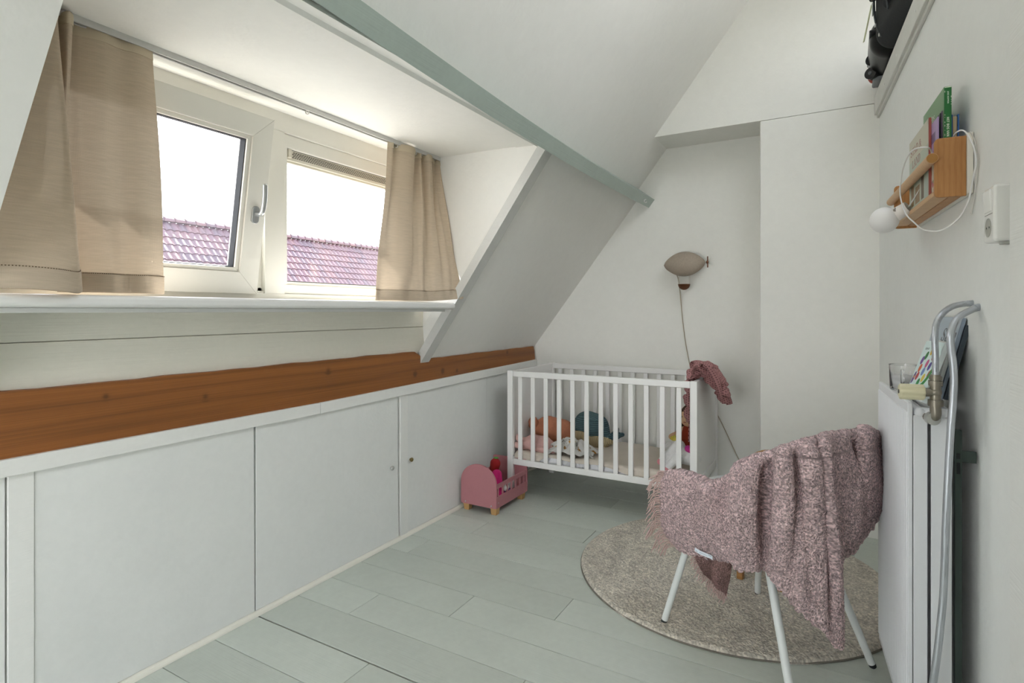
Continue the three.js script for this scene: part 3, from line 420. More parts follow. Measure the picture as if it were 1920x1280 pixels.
{ // white unicorn
  const t = thing('soft_toy', 'white unicorn soft toy with a yellow horn by the right end of the cot', 'soft toy', [-0.79, 0.306, -3.38]);
  const wh = plush('#e9e8e6', 6);
  obj('body', [soft([[[0.0, 0.085, -0.03], [0.075, 0.075, -0.03], 0.055, 0.05], [[-0.02, 0.125, 0.0], [-0.08, 0.055, 0.05], 0.03, 0.026], [[0.0, 0.075, 0.02], [-0.055, 0.022, 0.066], 0.03, 0.026], [[-0.01, 0.13, -0.03], [-0.06, 0.12, -0.04], 0.042, 0.03]], 0.007, 0.008)], wh, t);
  const hoof = M('#d98f95', 0.9); obj('hoof', [ball(0.0268, -0.0865, 0.0475, 0.0555, 1, 0.8, 1)], hoof, t); obj('hoof', [ball(0.0268, -0.0615, 0.017, 0.0715, 1, 0.7, 1)], hoof, t);
  obj('mane', [ball(0.022, -0.03, 0.175, -0.03, 1.3, 0.7, 1)], plush('#cdb84a', 7), t);
  obj('horn', [cyl(V(-0.03, 0.17, -0.02), V(-0.028, 0.2, -0.015), 0.012, 0.003)], M('#b9b24a', 0.6), t);
  obj('tail', [soft([[[0.055, 0.13, 0.0], [0.085, 0.125, 0.01], 0.02, 0.02]], 0.006)], plush('#c43a8c', 8), t);
  obj('tail', [soft([[[0.082, 0.125, 0.005], [0.1, 0.12, 0.012], 0.02, 0.016]], 0.006)], plush('#6a44a8', 9), t);
}
{ // doll in the far corner
  const t = thing('doll', 'brown haired cloth doll in a red dress, half hidden behind the cot post', 'doll', [-0.775, 0.304, -3.60], R(-20));
  obj('dress', [lathe([[0.001, 0.23], [0.035, 0.22], [0.05, 0.17], [0.075, 0.08], [0.095, 0.0], [0.001, 0.0]], 28)], plush('#9c3a22', 11), t);
  const skin = M('#d8b08c', 0.8); obj('head', [ball(0.055, 0, 0.275, 0.005, 1, 1.05, 0.95), ball(0.006, 0, 0.27, 0.058)], skin, t);
  for (const x of [-0.019, 0.019]) obj('eye', [ball(0.0055, x, 0.284, 0.052, 1, 1, 0.5)], M('#2b1d14', 0.4), t);
  obj('mouth', [ball(0.007, 0, 0.253, 0.053, 1.4, 0.35, 0.4)], M('#a8484a', 0.7), t);
  obj('hair', [soft([[[0, 0.30, -0.015], [0, 0.29, -0.02], 0.058, 0.055], [[-0.05, 0.30, -0.01], [-0.06, 0.21, -0.005], 0.02, 0.016], [[0.05, 0.30, -0.01], [0.06, 0.21, -0.005], 0.02, 0.016]], 0.009, 0.015)], M('#4f3624', 0.9, { bumpMap: brushBump, bumpScale: 0.002 }), t);
  obj('arm', [soft([[[-0.035, 0.2, 0.01], [-0.09, 0.15, 0.045], 0.017, 0.014], [[-0.09, 0.15, 0.045], [-0.1, 0.145, 0.05], 0.016, 0.015]], 0.006)], skin, t); obj('arm', [soft([[[0.035, 0.2, 0.01], [0.09, 0.15, 0.045], 0.017, 0.014]], 0.006)], skin, t);
}
{ // knitted blanket over the right-hand end rail
  const holes = tex(256, 256, grey((u, v) => { const a = (u * 12) % 1 - 0.5, b = (v * 12 + (Math.floor(u * 12) % 2) * 0.5) % 1 - 0.5; return Math.hypot(a, b) < 0.22 ? 0 : 0.75 + 0.25 * Math.sin(u * 400) * Math.sin(v * 300); }), false, 0.16);
  const knitMap = tex(256, 256, (u, v) => { const a = (u * 12) % 1 - 0.5, b = (v * 12 + (Math.floor(u * 12) % 2) * 0.5) % 1 - 0.5, k = Math.hypot(a, b) < 0.2 ? 0.55 : 1; return [0.76 * k, 0.55 * k, 0.55 * k]; }, true, 0.16);
  const knit = M(0xffffff, 0.95, { map: knitMap, bumpMap: holes, bumpScale: 0.004 });
  const prof = new THREE.CatmullRomCurve3([V(-0.735, 0.47, 0), V(-0.732, 0.62, 0), V(-0.722, 0.78, 0), V(-0.712, 0.88, 0), V(-0.68, 0.925, 0), V(-0.63, 0.905, 0), V(-0.595, 0.84, 0), V(-0.57, 0.76, 0), V(-0.555, 0.69, 0)]);
  const fn = (u, v) => { const p = prof.getPoint(v), s = Math.abs(v - 0.45); const half = lerp(0.11, 0.17, sstep(0.3, 0.5, v)) * (v > 0.5 ? lerp(1, 0.72, sstep(0.6, 1, v)) : 1) * (v < 0.3 ? lerp(0.35, 1, sstep(0, 0.3, v)) : 1); const z = -3.47 + (u - 0.5) * 2 * half - (v > 0.5 ? (v - 0.5) * 0.22 : 0); const n = 0.017 * Math.sin(u * 11 + v * 6) + 0.01 * Math.sin(u * 23 - v * 9); return V(p.x + n * (v > 0.55 ? 1 : 0.45) + 0.05 * u * sstep(0.5, 0.9, v) * 0, p.y + n * (s < 0.2 ? 1 : 0.2) + (v > 0.55 ? (u - 0.5) * 0.05 : 0), z); };
  const roll = (u, v) => { const a = v * Math.PI * 2, c = V(lerp(-0.72, -0.575, u), 0.915 + 0.03 * Math.sin(u * 3) - 0.10 * u * u, lerp(-3.42, -3.60, u)); const r = 0.026 + 0.008 * Math.sin(u * 9 + v * 6); return V(c.x + Math.cos(a) * r * 0.7, c.y + Math.sin(a) * r, c.z + Math.cos(a) * r * 0.7); };
  tag(obj('blanket', [sheet(fn, 46, 90, 0.007, [0.3, 0.62]), sheet(roll, 40, 20, 0, [0.25, 0.16]), soft([[[-0.71, 0.885, -3.40], [-0.665, 0.915, -3.42], 0.032, 0.034], [[-0.665, 0.912, -3.42], [-0.605, 0.86, -3.46], 0.034, 0.042], [[-0.605, 0.86, -3.46], [-0.555, 0.775, -3.50], 0.042, 0.036], [[-0.62, 0.85, -3.5], [-0.565, 0.73, -3.54], 0.036, 0.022], [[-0.735, 0.84, -3.37], [-0.738, 0.6, -3.38], 0.02, 0.016]], 0.009, 0.02, (p) => 0.009 * Math.sin(p[0] * 60 + p[1] * 75 + p[2] * 20) + 0.004 * Math.sin(p[1] * 160 + p[2] * 90))], knit), 'dusty pink openwork knitted baby blanket hanging over the right end of the cot', 'blanket');
}
{ // airship wall lamp
  const t = thing('wall_lamp', 'beige linen airship wall lamp with a small wooden basket and propeller above the cot', 'lamp', [-0.87, 1.566, -3.885], 0);
  const shell = []; for (let i = 0; i <= 24; i++) { const a = i / 24; shell.push([0.083 * Math.pow(Math.sin(Math.PI * Math.min(1, Math.max(0, a))), 0.68) + 0.0005, (a - 0.5) * 0.278]); }
  const bal = lathe(shell, 40); bal.rotateZ(Math.PI / 2 - R(-2)); const weave = tex(256, 256, (u, v) => { const g = 0.94 + 0.05 * Math.sin(u * 600) * Math.sin(v * 600) + 0.06 * (fbm(u, v, 30, 2, 505) - 0.5); return [0.72 * g, 0.665 * g, 0.60 * g]; }, true, 0.2);
  obj('balloon', [metric(bal)], M(0xffffff, 0.92, { map: weave }), t);
  const dw = M('#6e3f1e', 0.5);
  obj('propeller', [box(0.008, 0.076, 0.010, 0.152, 0.008, 0, 0.003), ball(0.011, 0.15, 0.006, 0, 0.8, 1, 1)], dw, t);
  const bk = new THREE.SphereGeometry(0.04, 20, 10, 0, Math.PI * 2, Math.PI / 2, Math.PI / 2); bk.scale(1, 0.95, 0.8); bk.translate(-0.002, -0.138, 0.0);
  obj('basket', [prep(bk), cyl(V(-0.002, -0.140, 0), V(-0.002, -0.137, 0), 0.0405, 0.0405, 20)], M('#7a4520', 0.6, { bumpMap: holes0(), bumpScale: 0.002 }), t);
  obj('string', [[-0.036, 0.012], [-0.036, -0.012], [0.034, 0.012], [0.034, -0.012]].map(([x, z]) => cyl(V(x, -0.138, z), V(x, -0.07, z), 0.0011, 0.0011, 6)), M('#c9c2b2', 0.8), t);
  obj('bracket', [cyl(V(0, 0, -0.085), V(0, 0, -0.05), 0.04, 0.03, 20)], M('#e4e0d6', 0.6), t);
  obj('cord', [tube([[-0.052, -0.07, 0.0], [-0.05, -0.09, -0.03], [-0.044, -0.2, -0.068], [-0.025, -0.42, -0.078], [0.005, -0.62, -0.079], [0.05, -0.80, -0.08], [0.12, -0.9, -0.08], [0.20, -1.02, -0.08], [0.27, -1.16, -0.08], [0.33, -1.29, -0.08], [0.375, -1.36, -0.079], [0.44, -1.42, -0.07], [0.46, -1.52, -0.075]], 0.0032, 8, 90)], M('#b9ad98', 0.8), t);
}
function holes0() { return tex(128, 128, grey((u, v) => 0.5 + 0.25 * Math.sin(u * 90) + 0.25 * Math.sin(v * 90)), false, 0.1); }
{ // doll's cradle
  const t = thing('doll_cradle', "pink painted wooden doll's cradle with barred sides and stubby wooden feet", 'toy cradle', [-1.8975, 0, -3.10]);
  const pk = M(0xffffff, 0.5, { map: paintTone('#b77a80', 0.03, 121, 0.3) }), pine = M('#c79d66', 0.55);
  const arch = []; for (let i = 0; i <= 28; i++) { const a = Math.PI * i / 28; arch.push([0.13 * Math.cos(a), 0.186 + 0.113 * Math.sin(a)]); }
  const hb = (() => { const s = new THREE.Shape(); s.moveTo(-0.118, 0.043); s.lineTo(0.118, 0.043); s.quadraticCurveTo(0.13, 0.043, 0.13, 0.055); for (const p of arch) s.lineTo(p[0], p[1]); s.lineTo(-0.13, 0.055); s.quadraticCurveTo(-0.13, 0.043, -0.118, 0.043); const g = new THREE.ExtrudeGeometry(s, { depth: 0.008, bevelEnabled: true, bevelSize: 0.002, bevelThickness: 0.002, bevelSegments: 2, bevelOffset: -0.002 }); g.translate(0, 0, 0.188); return metric(g); })();
  obj('headboard', [hb], pk, t);
  const fb = (() => { const s = new THREE.Shape(); const x = 0.132, y0 = 0.043, y1 = 0.258, r = 0.012; s.moveTo(-x + r, y0); s.lineTo(x - r, y0); s.quadraticCurveTo(x, y0, x, y0 + r); s.lineTo(x, y1 - r); s.quadraticCurveTo(x, y1, x - r, y1); s.lineTo(-x + r, y1); s.quadraticCurveTo(-x, y1, -x, y1 - r); s.lineTo(-x, y0 + r); s.quadraticCurveTo(-x, y0, -x + r, y0); const g = new THREE.ExtrudeGeometry(s, { depth: 0.01, bevelEnabled: false }); g.translate(0, 0, -0.202); return metric(g); })();
  obj('footboard', [fb], pk, t);
  for (const x of [-0.124, 0.124]) {
    const S = obj('side_panel', [bx(x - 0.005, x + 0.005, 0.043, 0.112, -0.192, 0.188, 0.001), bx(x - 0.005, x + 0.005, 0.163, 0.188, -0.192, 0.188, 0.001)], pk, t);
    for (let i = 0; i < 7; i++) obj('bar', [bx(x - 0.0045, x + 0.0045, 0.11, 0.165, 0.163 - i * 0.055, 0.172 - i * 0.055, 0.001)], pk, S);
  }
  obj('base', [bx(-0.12, 0.12, 0.05, 0.058, -0.192, 0.188, 0.001)], pk, t);
  for (const x of [-0.098, 0.102]) for (const z of [0.165, -0.165]) { const f = new THREE.CylinderGeometry(0.031, 0.024, 0.046, 4, 1); f.rotateY(Math.PI / 4); const ff = f.toNonIndexed(); ff.computeVertexNormals(); ff.translate(x, 0.023, z); obj('foot', [metric(ff)], pine, t); }
  const sc = []; for (const [x, y] of [[-0.095, 0.058], [0.095, 0.058]]) sc.push(cyl(V(x, y, 0.197), V(x, y, 0.2), 0.0045)); for (const z of [0.17]) sc.push(cyl(V(0.128, 0.075, z), V(0.1305, 0.075, z), 0.003)); obj('screw', sc, steel, t);
  // what lies in it
  const a = thing('toy_cup', 'red felt strawberry toy leaning in the pink cradle', 'toy', [-1.925, 0.20, -3.13]);
  obj('body', [soft([[[0, 0.0, 0], [0.012, 0.05, 0], 0.028, 0.034]], 0.007, 0.02)], plush('#a01f22', 13), a); obj('leaf', [ball(0.014, 0.014, 0.085, -0.005, 1.2, 0.5, 1)], M('#5d9a4a', 0.8), a);
  const d = thing('doll', 'small doll in a bright pink dress lying in the pink cradle', 'doll', [-1.865, 0.06, -3.08]);
  obj('dress', [soft([[[-0.015, 0.13, -0.02], [0.0, 0.06, 0.02], 0.03, 0.045], [[0.0, 0.06, 0.02], [0.05, 0.04, 0.08], 0.045, 0.04], [[-0.015, 0.14, 0.0], [0.0, 0.1, 0.05], 0.022, 0.028]], 0.008, 0.02)], plush('#c8206f', 14), d);
  obj('head', [ball(0.026, 0.07, 0.075, 0.03)], M('#ded9d6', 0.7), d); obj('shoe', [soft([[[0.06, 0.03, 0.10], [0.08, 0.03, 0.10], 0.018, 0.015]], 0.006)], M('#d3932f', 0.6), d);
  obj('pillow', [soft([[[-0.06, 0.02, -0.05], [0.06, 0.02, -0.05], 0.025, 0.025], [[-0.05, 0.02, 0.09], [0.06, 0.02, 0.09], 0.025, 0.025]], 0.009, 0.05)], plush('#7e4a84', 15), d);
}
// ------------------------------------------------------------------ rug, armchair, throw, child's chair
{
  const rx = -0.43, rz = -2.84, RR = 0.699;
  const n1 = (x, z) => fbm(((x / 1.6) % 1 + 1) % 1, ((z / 1.6) % 1 + 1) % 1, 14, 2, 601), n2 = (x, z) => fbm(((x / 1.6) % 1 + 1) % 1, ((z / 1.6) % 1 + 1) % 1, 130, 2, 607);
  const pos = [], uv = [], idx = [], NR = 170, NA = 460;
  for (let i = 0; i <= NR; i++) for (let k = 0; k < NA; k++) {
    const t = Math.min(1, i / (NR - 6)), a = k / NA * Math.PI * 2, w = 1 + 0.0025 * Math.sin(a * 7) + 0.0015 * Math.sin(a * 19), r = t * (RR - 0.006) * w + (i > NR - 6 ? 0.006 * Math.sin((i - NR + 6) / 6 * Math.PI / 2) : 0), x = rx + Math.cos(a) * r, z = rz + Math.sin(a) * r;
    const e = sstep(1, 0.985, t), y = i > NR - 6 ? lerp(0.013, 0.0005, (i - NR + 6) / 6) : 0.013 + e * (0.003 + 0.006 * (n1(x, z) - 0.5) + 0.009 * (n2(x, z) - 0.4));
    pos.push(x, y, z); uv.push(x, z);
  }
  for (let i = 0; i < NR; i++) for (let k = 0; k < NA; k++) { const m = (k + 1) % NA, a = i * NA + k, b = i * NA + m, c = (i + 1) * NA + m, d = (i + 1) * NA + k; idx.push(a, b, c, a, c, d); }
  const g = new THREE.BufferGeometry(); g.setAttribute('position', new THREE.Float32BufferAttribute(pos, 3)); g.setAttribute('uv', new THREE.Float32BufferAttribute(uv, 2)); g.setIndex(idx); g.computeVertexNormals();
  const pile = tex(512, 512, (u, v) => { const a = fbm(u, v, 16, 3, 611), b = fbm(u, v, 110, 2, 617), k = 0.97 + 0.2 * (a - 0.5) + 0.4 * (b - 0.5); return [0.83 * k, 0.80 * k, 0.745 * k]; }, true, 0.7);
  const pb = tex(512, 512, grey((u, v) => fbm(u, v, 120, 2, 623)), false, 0.7);
  const t = thing('rug', 'round beige shaggy rug lying under the armchair on the painted boards', 'rug');
  obj('pile', [g], M(0xffffff, 1, { map: pile, bumpMap: pb, bumpScale: 0.006, sheen: 0.3, sheenColor: new THREE.Color('#cfc6b4'), sheenRoughness: 0.8 }), t).userData.kind = 'stuff';
  const rim = []; for (let k = 0; k <= 120; k++) { const a = k / 120 * Math.PI * 2; rim.push([rx + Math.cos(a) * (RR - 0.001), 0.0035, rz + Math.sin(a) * (RR - 0.001)]); }
  obj('binding', [tube(rim, 0.0035, 6, 240)], M('#7d776c', 0.9), t);
}
const cx0 = -0.20, cz0 = -2.28;
{
  const white = M('#e8ebe8', 0.35);
  const t = thing('armchair', 'white tub armchair on four splayed metal legs, draped with the pink throw', 'armchair', [cx0, 0, cz0]);
  const rimY = (a) => { const dx = Math.cos(a), dz = Math.sin(a), b = dx * 0.72 + dz * 0.69; return 0.575 + 0.19 * sstep(0.0, 0.85, b) + 0.02 * sstep(0.3, 1, dx); };
  const prof = (a, v, th) => { const rim = rimY(a), R1 = 0.222 + 0.02 * sstep(0.2, 1, -Math.cos(a)) - th, y = lerp(0.385 + th, rim, Math.pow(v, 1.6)), r = R1 * (0.02 + 0.98 * Math.pow(v, 0.42)); return V(Math.cos(a) * r, y, Math.sin(a) * r); };
  obj('seat_shell', [sheet((u, v) => prof(u * Math.PI * 2, v, 0), 64, 24, 0.006)], white, t);
  obj('seat_cushion', [ball(0.19, 0, 0.452, 0, 1, 0.14, 1, 32, 12)], M('#d9d4ca', 0.9), t);
  const legs = [[[-0.383, 0, 0.051], [-0.255, 0.46, 0.02]], [[-0.083, 0, -0.383], [-0.05, 0.44, -0.2]], [[0.326, 0, -0.054], [0.155, 0.46, 0.03]], [[0.1, 0, 0.35], [0.0, 0.46, 0.19]]];
  for (const [a, b] of legs) { const f = V(...a), d = V(...b), n = d.clone().sub(f).normalize(), y0 = Math.hypot(a[0] + cx0 + 0.43, a[2] + cz0 + 2.84) < 0.7 ? 0.012 : 0.001; const s = f.clone().addScaledVector(n, (y0 + 0.012) / n.y); const L = obj('leg', [cyl(s, d, 0.0125, 0.0145, 20)], white, t); obj('foot_cap', [cyl(f.clone().addScaledVector(n, y0 / n.y), s, 0.0115, 0.0125, 16)], M('#262a2b', 0.6), L); }
}
{ // the throw: woven loops, folds falling from the rim of the chair
  const W = [[-372,563,-7,-363,607,68,-370,576,83,-374,484,91,-368,400,84,-315,334,80],[-307,564,1,-299,629,96,-306,596,121,-308,497,129,-297,407,125,-262,338,105],[-245,561,31,-233,627,129,-236,596,155,-238,510,163,-230,423,163,-205,351,137],[-179,562,70,-170,626,169,-174,595,185,-174,513,185,-166,436,190,-147,366,175],[-105,636,118,-101,675,216,-111,639,218,-119,547,213,-119,454,213,-107,378,203],[-58,689,151,-52,735,263,-55,705,286,-58,602,297,-64,493,293,-72,386,258],[-16,714,169,-12,767,285,-14,736,315,-17,627,328,-21,512,321,-28,398,287],[19,730,186,21,782,302,19,738,306,15,621,289,13,503,277,8,400,274],[60,751,188,61,803,310,58,758,333,52,640,333,47,519,328,41,393,311],[100,770,185,96,820,309,93,769,320,96,640,309,93,499,315,87,346,320],[131,781,170,128,832,299,130,778,323,135,645,329,135,481,329,132,303,331],[165,791,148,160,841,278,163,773,265,171,625,242,179,449,266,183,252,298],[190,793,129,183,851,263,186,786,284,195,639,275,209,455,264,216,209,254],[229,794,78,218,851,217,215,778,233,218,627,223,220,519,204,222,428,179],[271,795,19,257,856,165,261,785,149,267,665,148,264,552,149,258,469,130],[312,786,-63,292,855,106,291,783,120,297,678,117,298,584,93,293,505,71],[345,759,-148,334,821,-31,335,752,-2,341,683,8,341,619,8,333,552,2]];
  const cols = W.map((c) => { const p = []; for (let i = 0; i < c.length; i += 3) p.push(V(c[i] / 1000, c[i + 1] / 1000, c[i + 2] / 1000)); return new THREE.CatmullRomCurve3([p[0].clone().add(V(-0.02, -0.09, -0.05)), ...p], false, 'centripetal'); });
  const cr = (a, b, c, d, t) => 0.5 * (2 * b + (c - a) * t + (2 * a - 5 * b + 4 * c - d) * t * t + (3 * b - a - 3 * c + d) * t * t * t);
  const n = cols.length;
  const base = (u, v) => { const s = u * (n - 1), i = Math.min(n - 2, Math.floor(s)), t = s - i, q = [i - 1, i, i + 1, i + 2].map((k) => cols[Math.max(0, Math.min(n - 1, k))].getPoint(Math.min(1, Math.max(0, v)))); return V(cr(q[0].x, q[1].x, q[2].x, q[3].x, t), cr(q[0].y, q[1].y, q[2].y, q[3].y, t), cr(q[0].z, q[1].z, q[2].z, q[3].z, t)); };
  const G = (x, w) => Math.exp(-((x / w) ** 2));
  const fold = (u, v) => { const f = sstep(0.27, 0.48, v), q = v - 0.35, k = f * lerp(1, 0.3, sstep(0.62, 1, v)); return k * (0.032 * G(u - 0.312 - 0.01 * q, 0.026) - 0.052 * G(u - 0.432, 0.036) + 0.022 * G(u - 0.508 - 0.05 * q, 0.022) - 0.034 * G(u - 0.565 - 0.12 * q, 0.02) + 0.024 * G(u - 0.63 - 0.06 * q, 0.024) - 0.045 * G(u - 0.692 - 0.01 * q, 0.018) + 0.02 * G(u - 0.735 - 0.01 * q, 0.02) - 0.016 * G(u - 0.80, 0.024) + 0.014 * G(u - 0.15 - 0.16 * q, 0.03) - 0.018 * G(u - 0.22 - 0.12 * q, 0.026) + 0.004 * Math.sin(u * 70 + v * 4)) - 0.05 * G(u - 0.885 - 0.08 * q, 0.022) * sstep(0.28, 0.36, v) * sstep(0.62, 0.46, v) + 0.02 * G(u - 0.93 - 0.04 * q, 0.025) * sstep(0.28, 0.4, v) * sstep(0.75, 0.5, v); };
  const loops = (u, v) => fbm(((u % 1) + 1) % 1, ((v % 1) + 1) % 1, 190, 2, 701, 170) - 0.5;
  const fn = (u, v) => { const e = 0.004, p = base(u, v), du = base(Math.min(1, u + e), v).sub(base(Math.max(0, u - e), v)), dv = base(u, Math.min(1, v + e)).sub(base(u, Math.max(0, v - e))), nn = dv.cross(du).normalize(); if (nn.dot(V(p.x, 0.15, p.z)) < 0) nn.negate(); p.addScaledVector(nn, fold(u, v) + loops(u, p.y * 1.3) * 0.008 + 0.005); if (v > 0.97) p.y += 0.004 * Math.sin(u * 260); return p; };
  const boucle = tex(512, 512, (u, v) => { const yx = Math.abs(((u * 60 + (fbm(u, v, 20, 2, 711) - 0.5) * 2.5) % 1 + 1) % 1 - 0.5) * 2, l = fbm(u, v, 90, 2, 713, 60), big = fbm(u, v, 5, 3, 719); const k = 0.80 + 0.2 * yx * l + 0.6 * (l - 0.42) + 0.14 * (big - 0.5); return [0.875 * k, 0.765 * k, 0.765 * k]; }, true, 0.24);
  const bb = tex(512, 512, grey((u, v) => { const yx = Math.abs(((u * 60 + (fbm(u, v, 20, 2, 711) - 0.5) * 2.5) % 1 + 1) % 1 - 0.5) * 2; return 0.45 * yx + 0.55 * fbm(u, v, 90, 2, 713, 60); }), false, 0.24);
  const yarn = M(0xffffff, 1, { map: boucle, bumpMap: bb, bumpScale: 0.007, sheen: 0.35, sheenColor: new THREE.Color('#e2c4c6'), sheenRoughness: 0.7 });
  const t = thing('throw', 'fringed dusty pink woven throw hanging in folds over the white tub armchair', 'throw blanket', [cx0, 0, cz0]);
  const cl = sheet(fn, 400, 210, 0.009, [1.15, 0.62]); for (let i = 0; i < cl.attributes.uv.count; i++) cl.attributes.uv.setY(i, -cl.attributes.position.getY(i) + 0.5 * cl.attributes.position.getZ(i) * (cl.attributes.position.getY(i) > 0.8 ? 1 : 0));
  obj('cloth', [cl], yarn, t);
  const roll = (u, v) => { const a = v * Math.PI * 2, c = V(lerp(-0.15, 0.0, u), lerp(0.595, 0.74, u) - 0.03, lerp(0.02, 0.14, u)); return V(c.x, c.y, c.z).add(V(Math.cos(a) * 0.03, Math.sin(a) * 0.03, Math.cos(a) * -0.05)).multiplyScalar(1 + loops(u, v) * 0.02); };
  obj('cloth', [sheet(roll, 60, 30, 0, [0.25, 0.2])], yarn, t);
  const F = [[[-0.262, 0.352, 0.1], [-0.228, 0.251, 0.06], [-0.208, 0.22, 0.037]], [[-0.192, 0.358, 0.09], [-0.187, 0.24, 0.048], [-0.178, 0.194, 0.032]], [[-0.116, 0.37, 0.09], [-0.136, 0.234, 0.031], [-0.148, 0.163, 0.026]]];
  const flap = (u, v) => { const row = (k) => { const a = V(...F[0][k]), b = V(...F[1][k]), c = V(...F[2][k]); return u < 0.5 ? a.lerp(b, u * 2) : b.lerp(c, u * 2 - 1); }, A = row(0), B = row(1), C = row(2), p = v < 0.7 ? A.lerp(B, v / 0.7) : B.lerp(C, (v - 0.7) / 0.3); p.z += 0.008 * Math.sin(u * 9 + v * 3); return p; };
  obj('cloth', [sheet(flap, 40, 40, 0.006, [0.2, 0.2])], M(0xffffff, 1, { map: boucle, bumpMap: bb, bumpScale: 0.006, color: '#d9c4bd' }), t);
  const fringe = [], strand = (p, dir, len) => { const a = p.clone(), b = p.clone().addScaledVector(dir, len * 0.5).add(V(rr(-0.004, 0.004), rr(-0.004, 0.006), rr(-0.004, 0.004))), c = p.clone().addScaledVector(dir, len * 0.85).add(V(rr(-0.01, 0.01), -len * rr(0.25, 0.6), rr(-0.01, 0.01))); fringe.push(tube([a, b, c], 0.0017, 5, 10)); };
  for (let i = 0; i < 120; i++) { const v = lerp(0.30, 0.99, (i + rnd() * 0.6) / 120), p = fn(0.004, v); strand(p, V(-0.85 + rr(-0.15, 0.15), rr(-0.35, 0.15), 0.3), rr(0.035, 0.078) * (v > 0.8 ? 1.2 : 1)); }
  for (let i = 0; i < 48; i++) { const u = i / 47, p = flap(u, 0.985), q = flap(0.01, i / 47); strand(p, V(-0.3, -0.9 + rr(-0.1, 0.1), 0.1), rr(0.014, 0.034)); strand(q, V(-0.7, -0.5 + rr(-0.3, 0.2), 0.1), rr(0.012, 0.03)); }
  obj('fringe', fringe, M('#cbb0a8', 0.95), t).userData.kind = 'stuff';
  const lt = canvasTex(256, 64, (g) => { g.fillStyle = '#dfe6ee'; g.fillRect(0, 0, 256, 64); g.fillStyle = '#4a5260'; g.font = 'bold 20px sans-serif'; g.fillText('H&', 14, 26); g.fillStyle = '#8a93a2'; g.fillRect(70, 24, 120, 4); g.fillRect(70, 34, 90, 3); g.fillRect(196, 42, 44, 8); });
  const tp = (u, v) => { const a = V(-0.231, 0.392, 0.176 + 0.012), b = V(-0.168, 0.378, 0.190 + 0.012), p = a.lerp(b, u); p.y -= v * 0.0125; p.z += 0.004 * Math.sin(u * 5) + v * 0.002; return p; };
  const lab = obj('care_label', [sheet(tp, 12, 2, 0.0006)], M(0xffffff, 0.6, { map: lt }), t); lab.userData.label = 'small white woven label sewn to the hem'; void lab;
}
{ // small wooden child's chair behind the armchair
  const t = thing('child_chair', "small wooden child's chair standing on the rug behind the draped armchair", 'chair', [-0.265, 0.015, -2.83], R(-12));
  const pine = M(0xffffff, 0.5, { map: woodTex(256, 256, [186, 140, 84], [140, 92, 46], 9, 821, [0.25, 0.25]) });
  for (const [x, z] of [[-0.085, 0.085], [0.085, 0.085], [-0.085, -0.085], [0.085, -0.085]]) obj('leg', [metric(box(0.028, 0.262, 0.028, x, 0.131, z, 0.004))], pine, t);
  obj('seat', [metric(box(0.22, 0.018, 0.22, 0, 0.271, 0, 0.006))], pine, t);
  for (const x of [-0.08, 0.08]) obj('back_post', [metric(box(0.022, 0.22, 0.022, x, 0.385, -0.09, 0.004))], pine, t);
  const s = new THREE.Shape(); s.moveTo(-0.095, 0.47); s.lineTo(0.095, 0.47); s.lineTo(0.095, 0.52); s.quadraticCurveTo(0, 0.60, -0.095, 0.52); const g = new THREE.ExtrudeGeometry(s, { depth: 0.014, bevelEnabled: true, bevelSize: 0.003, bevelThickness: 0.003, bevelSegments: 2, curveSegments: 20 }); g.translate(0, 0.012, -0.087); obj('back_rest', [metric(g)], pine, t);
  obj('stretcher', [metric(box(0.15, 0.02, 0.014, 0, 0.1, 0.085, 0.003))], pine, t);
}
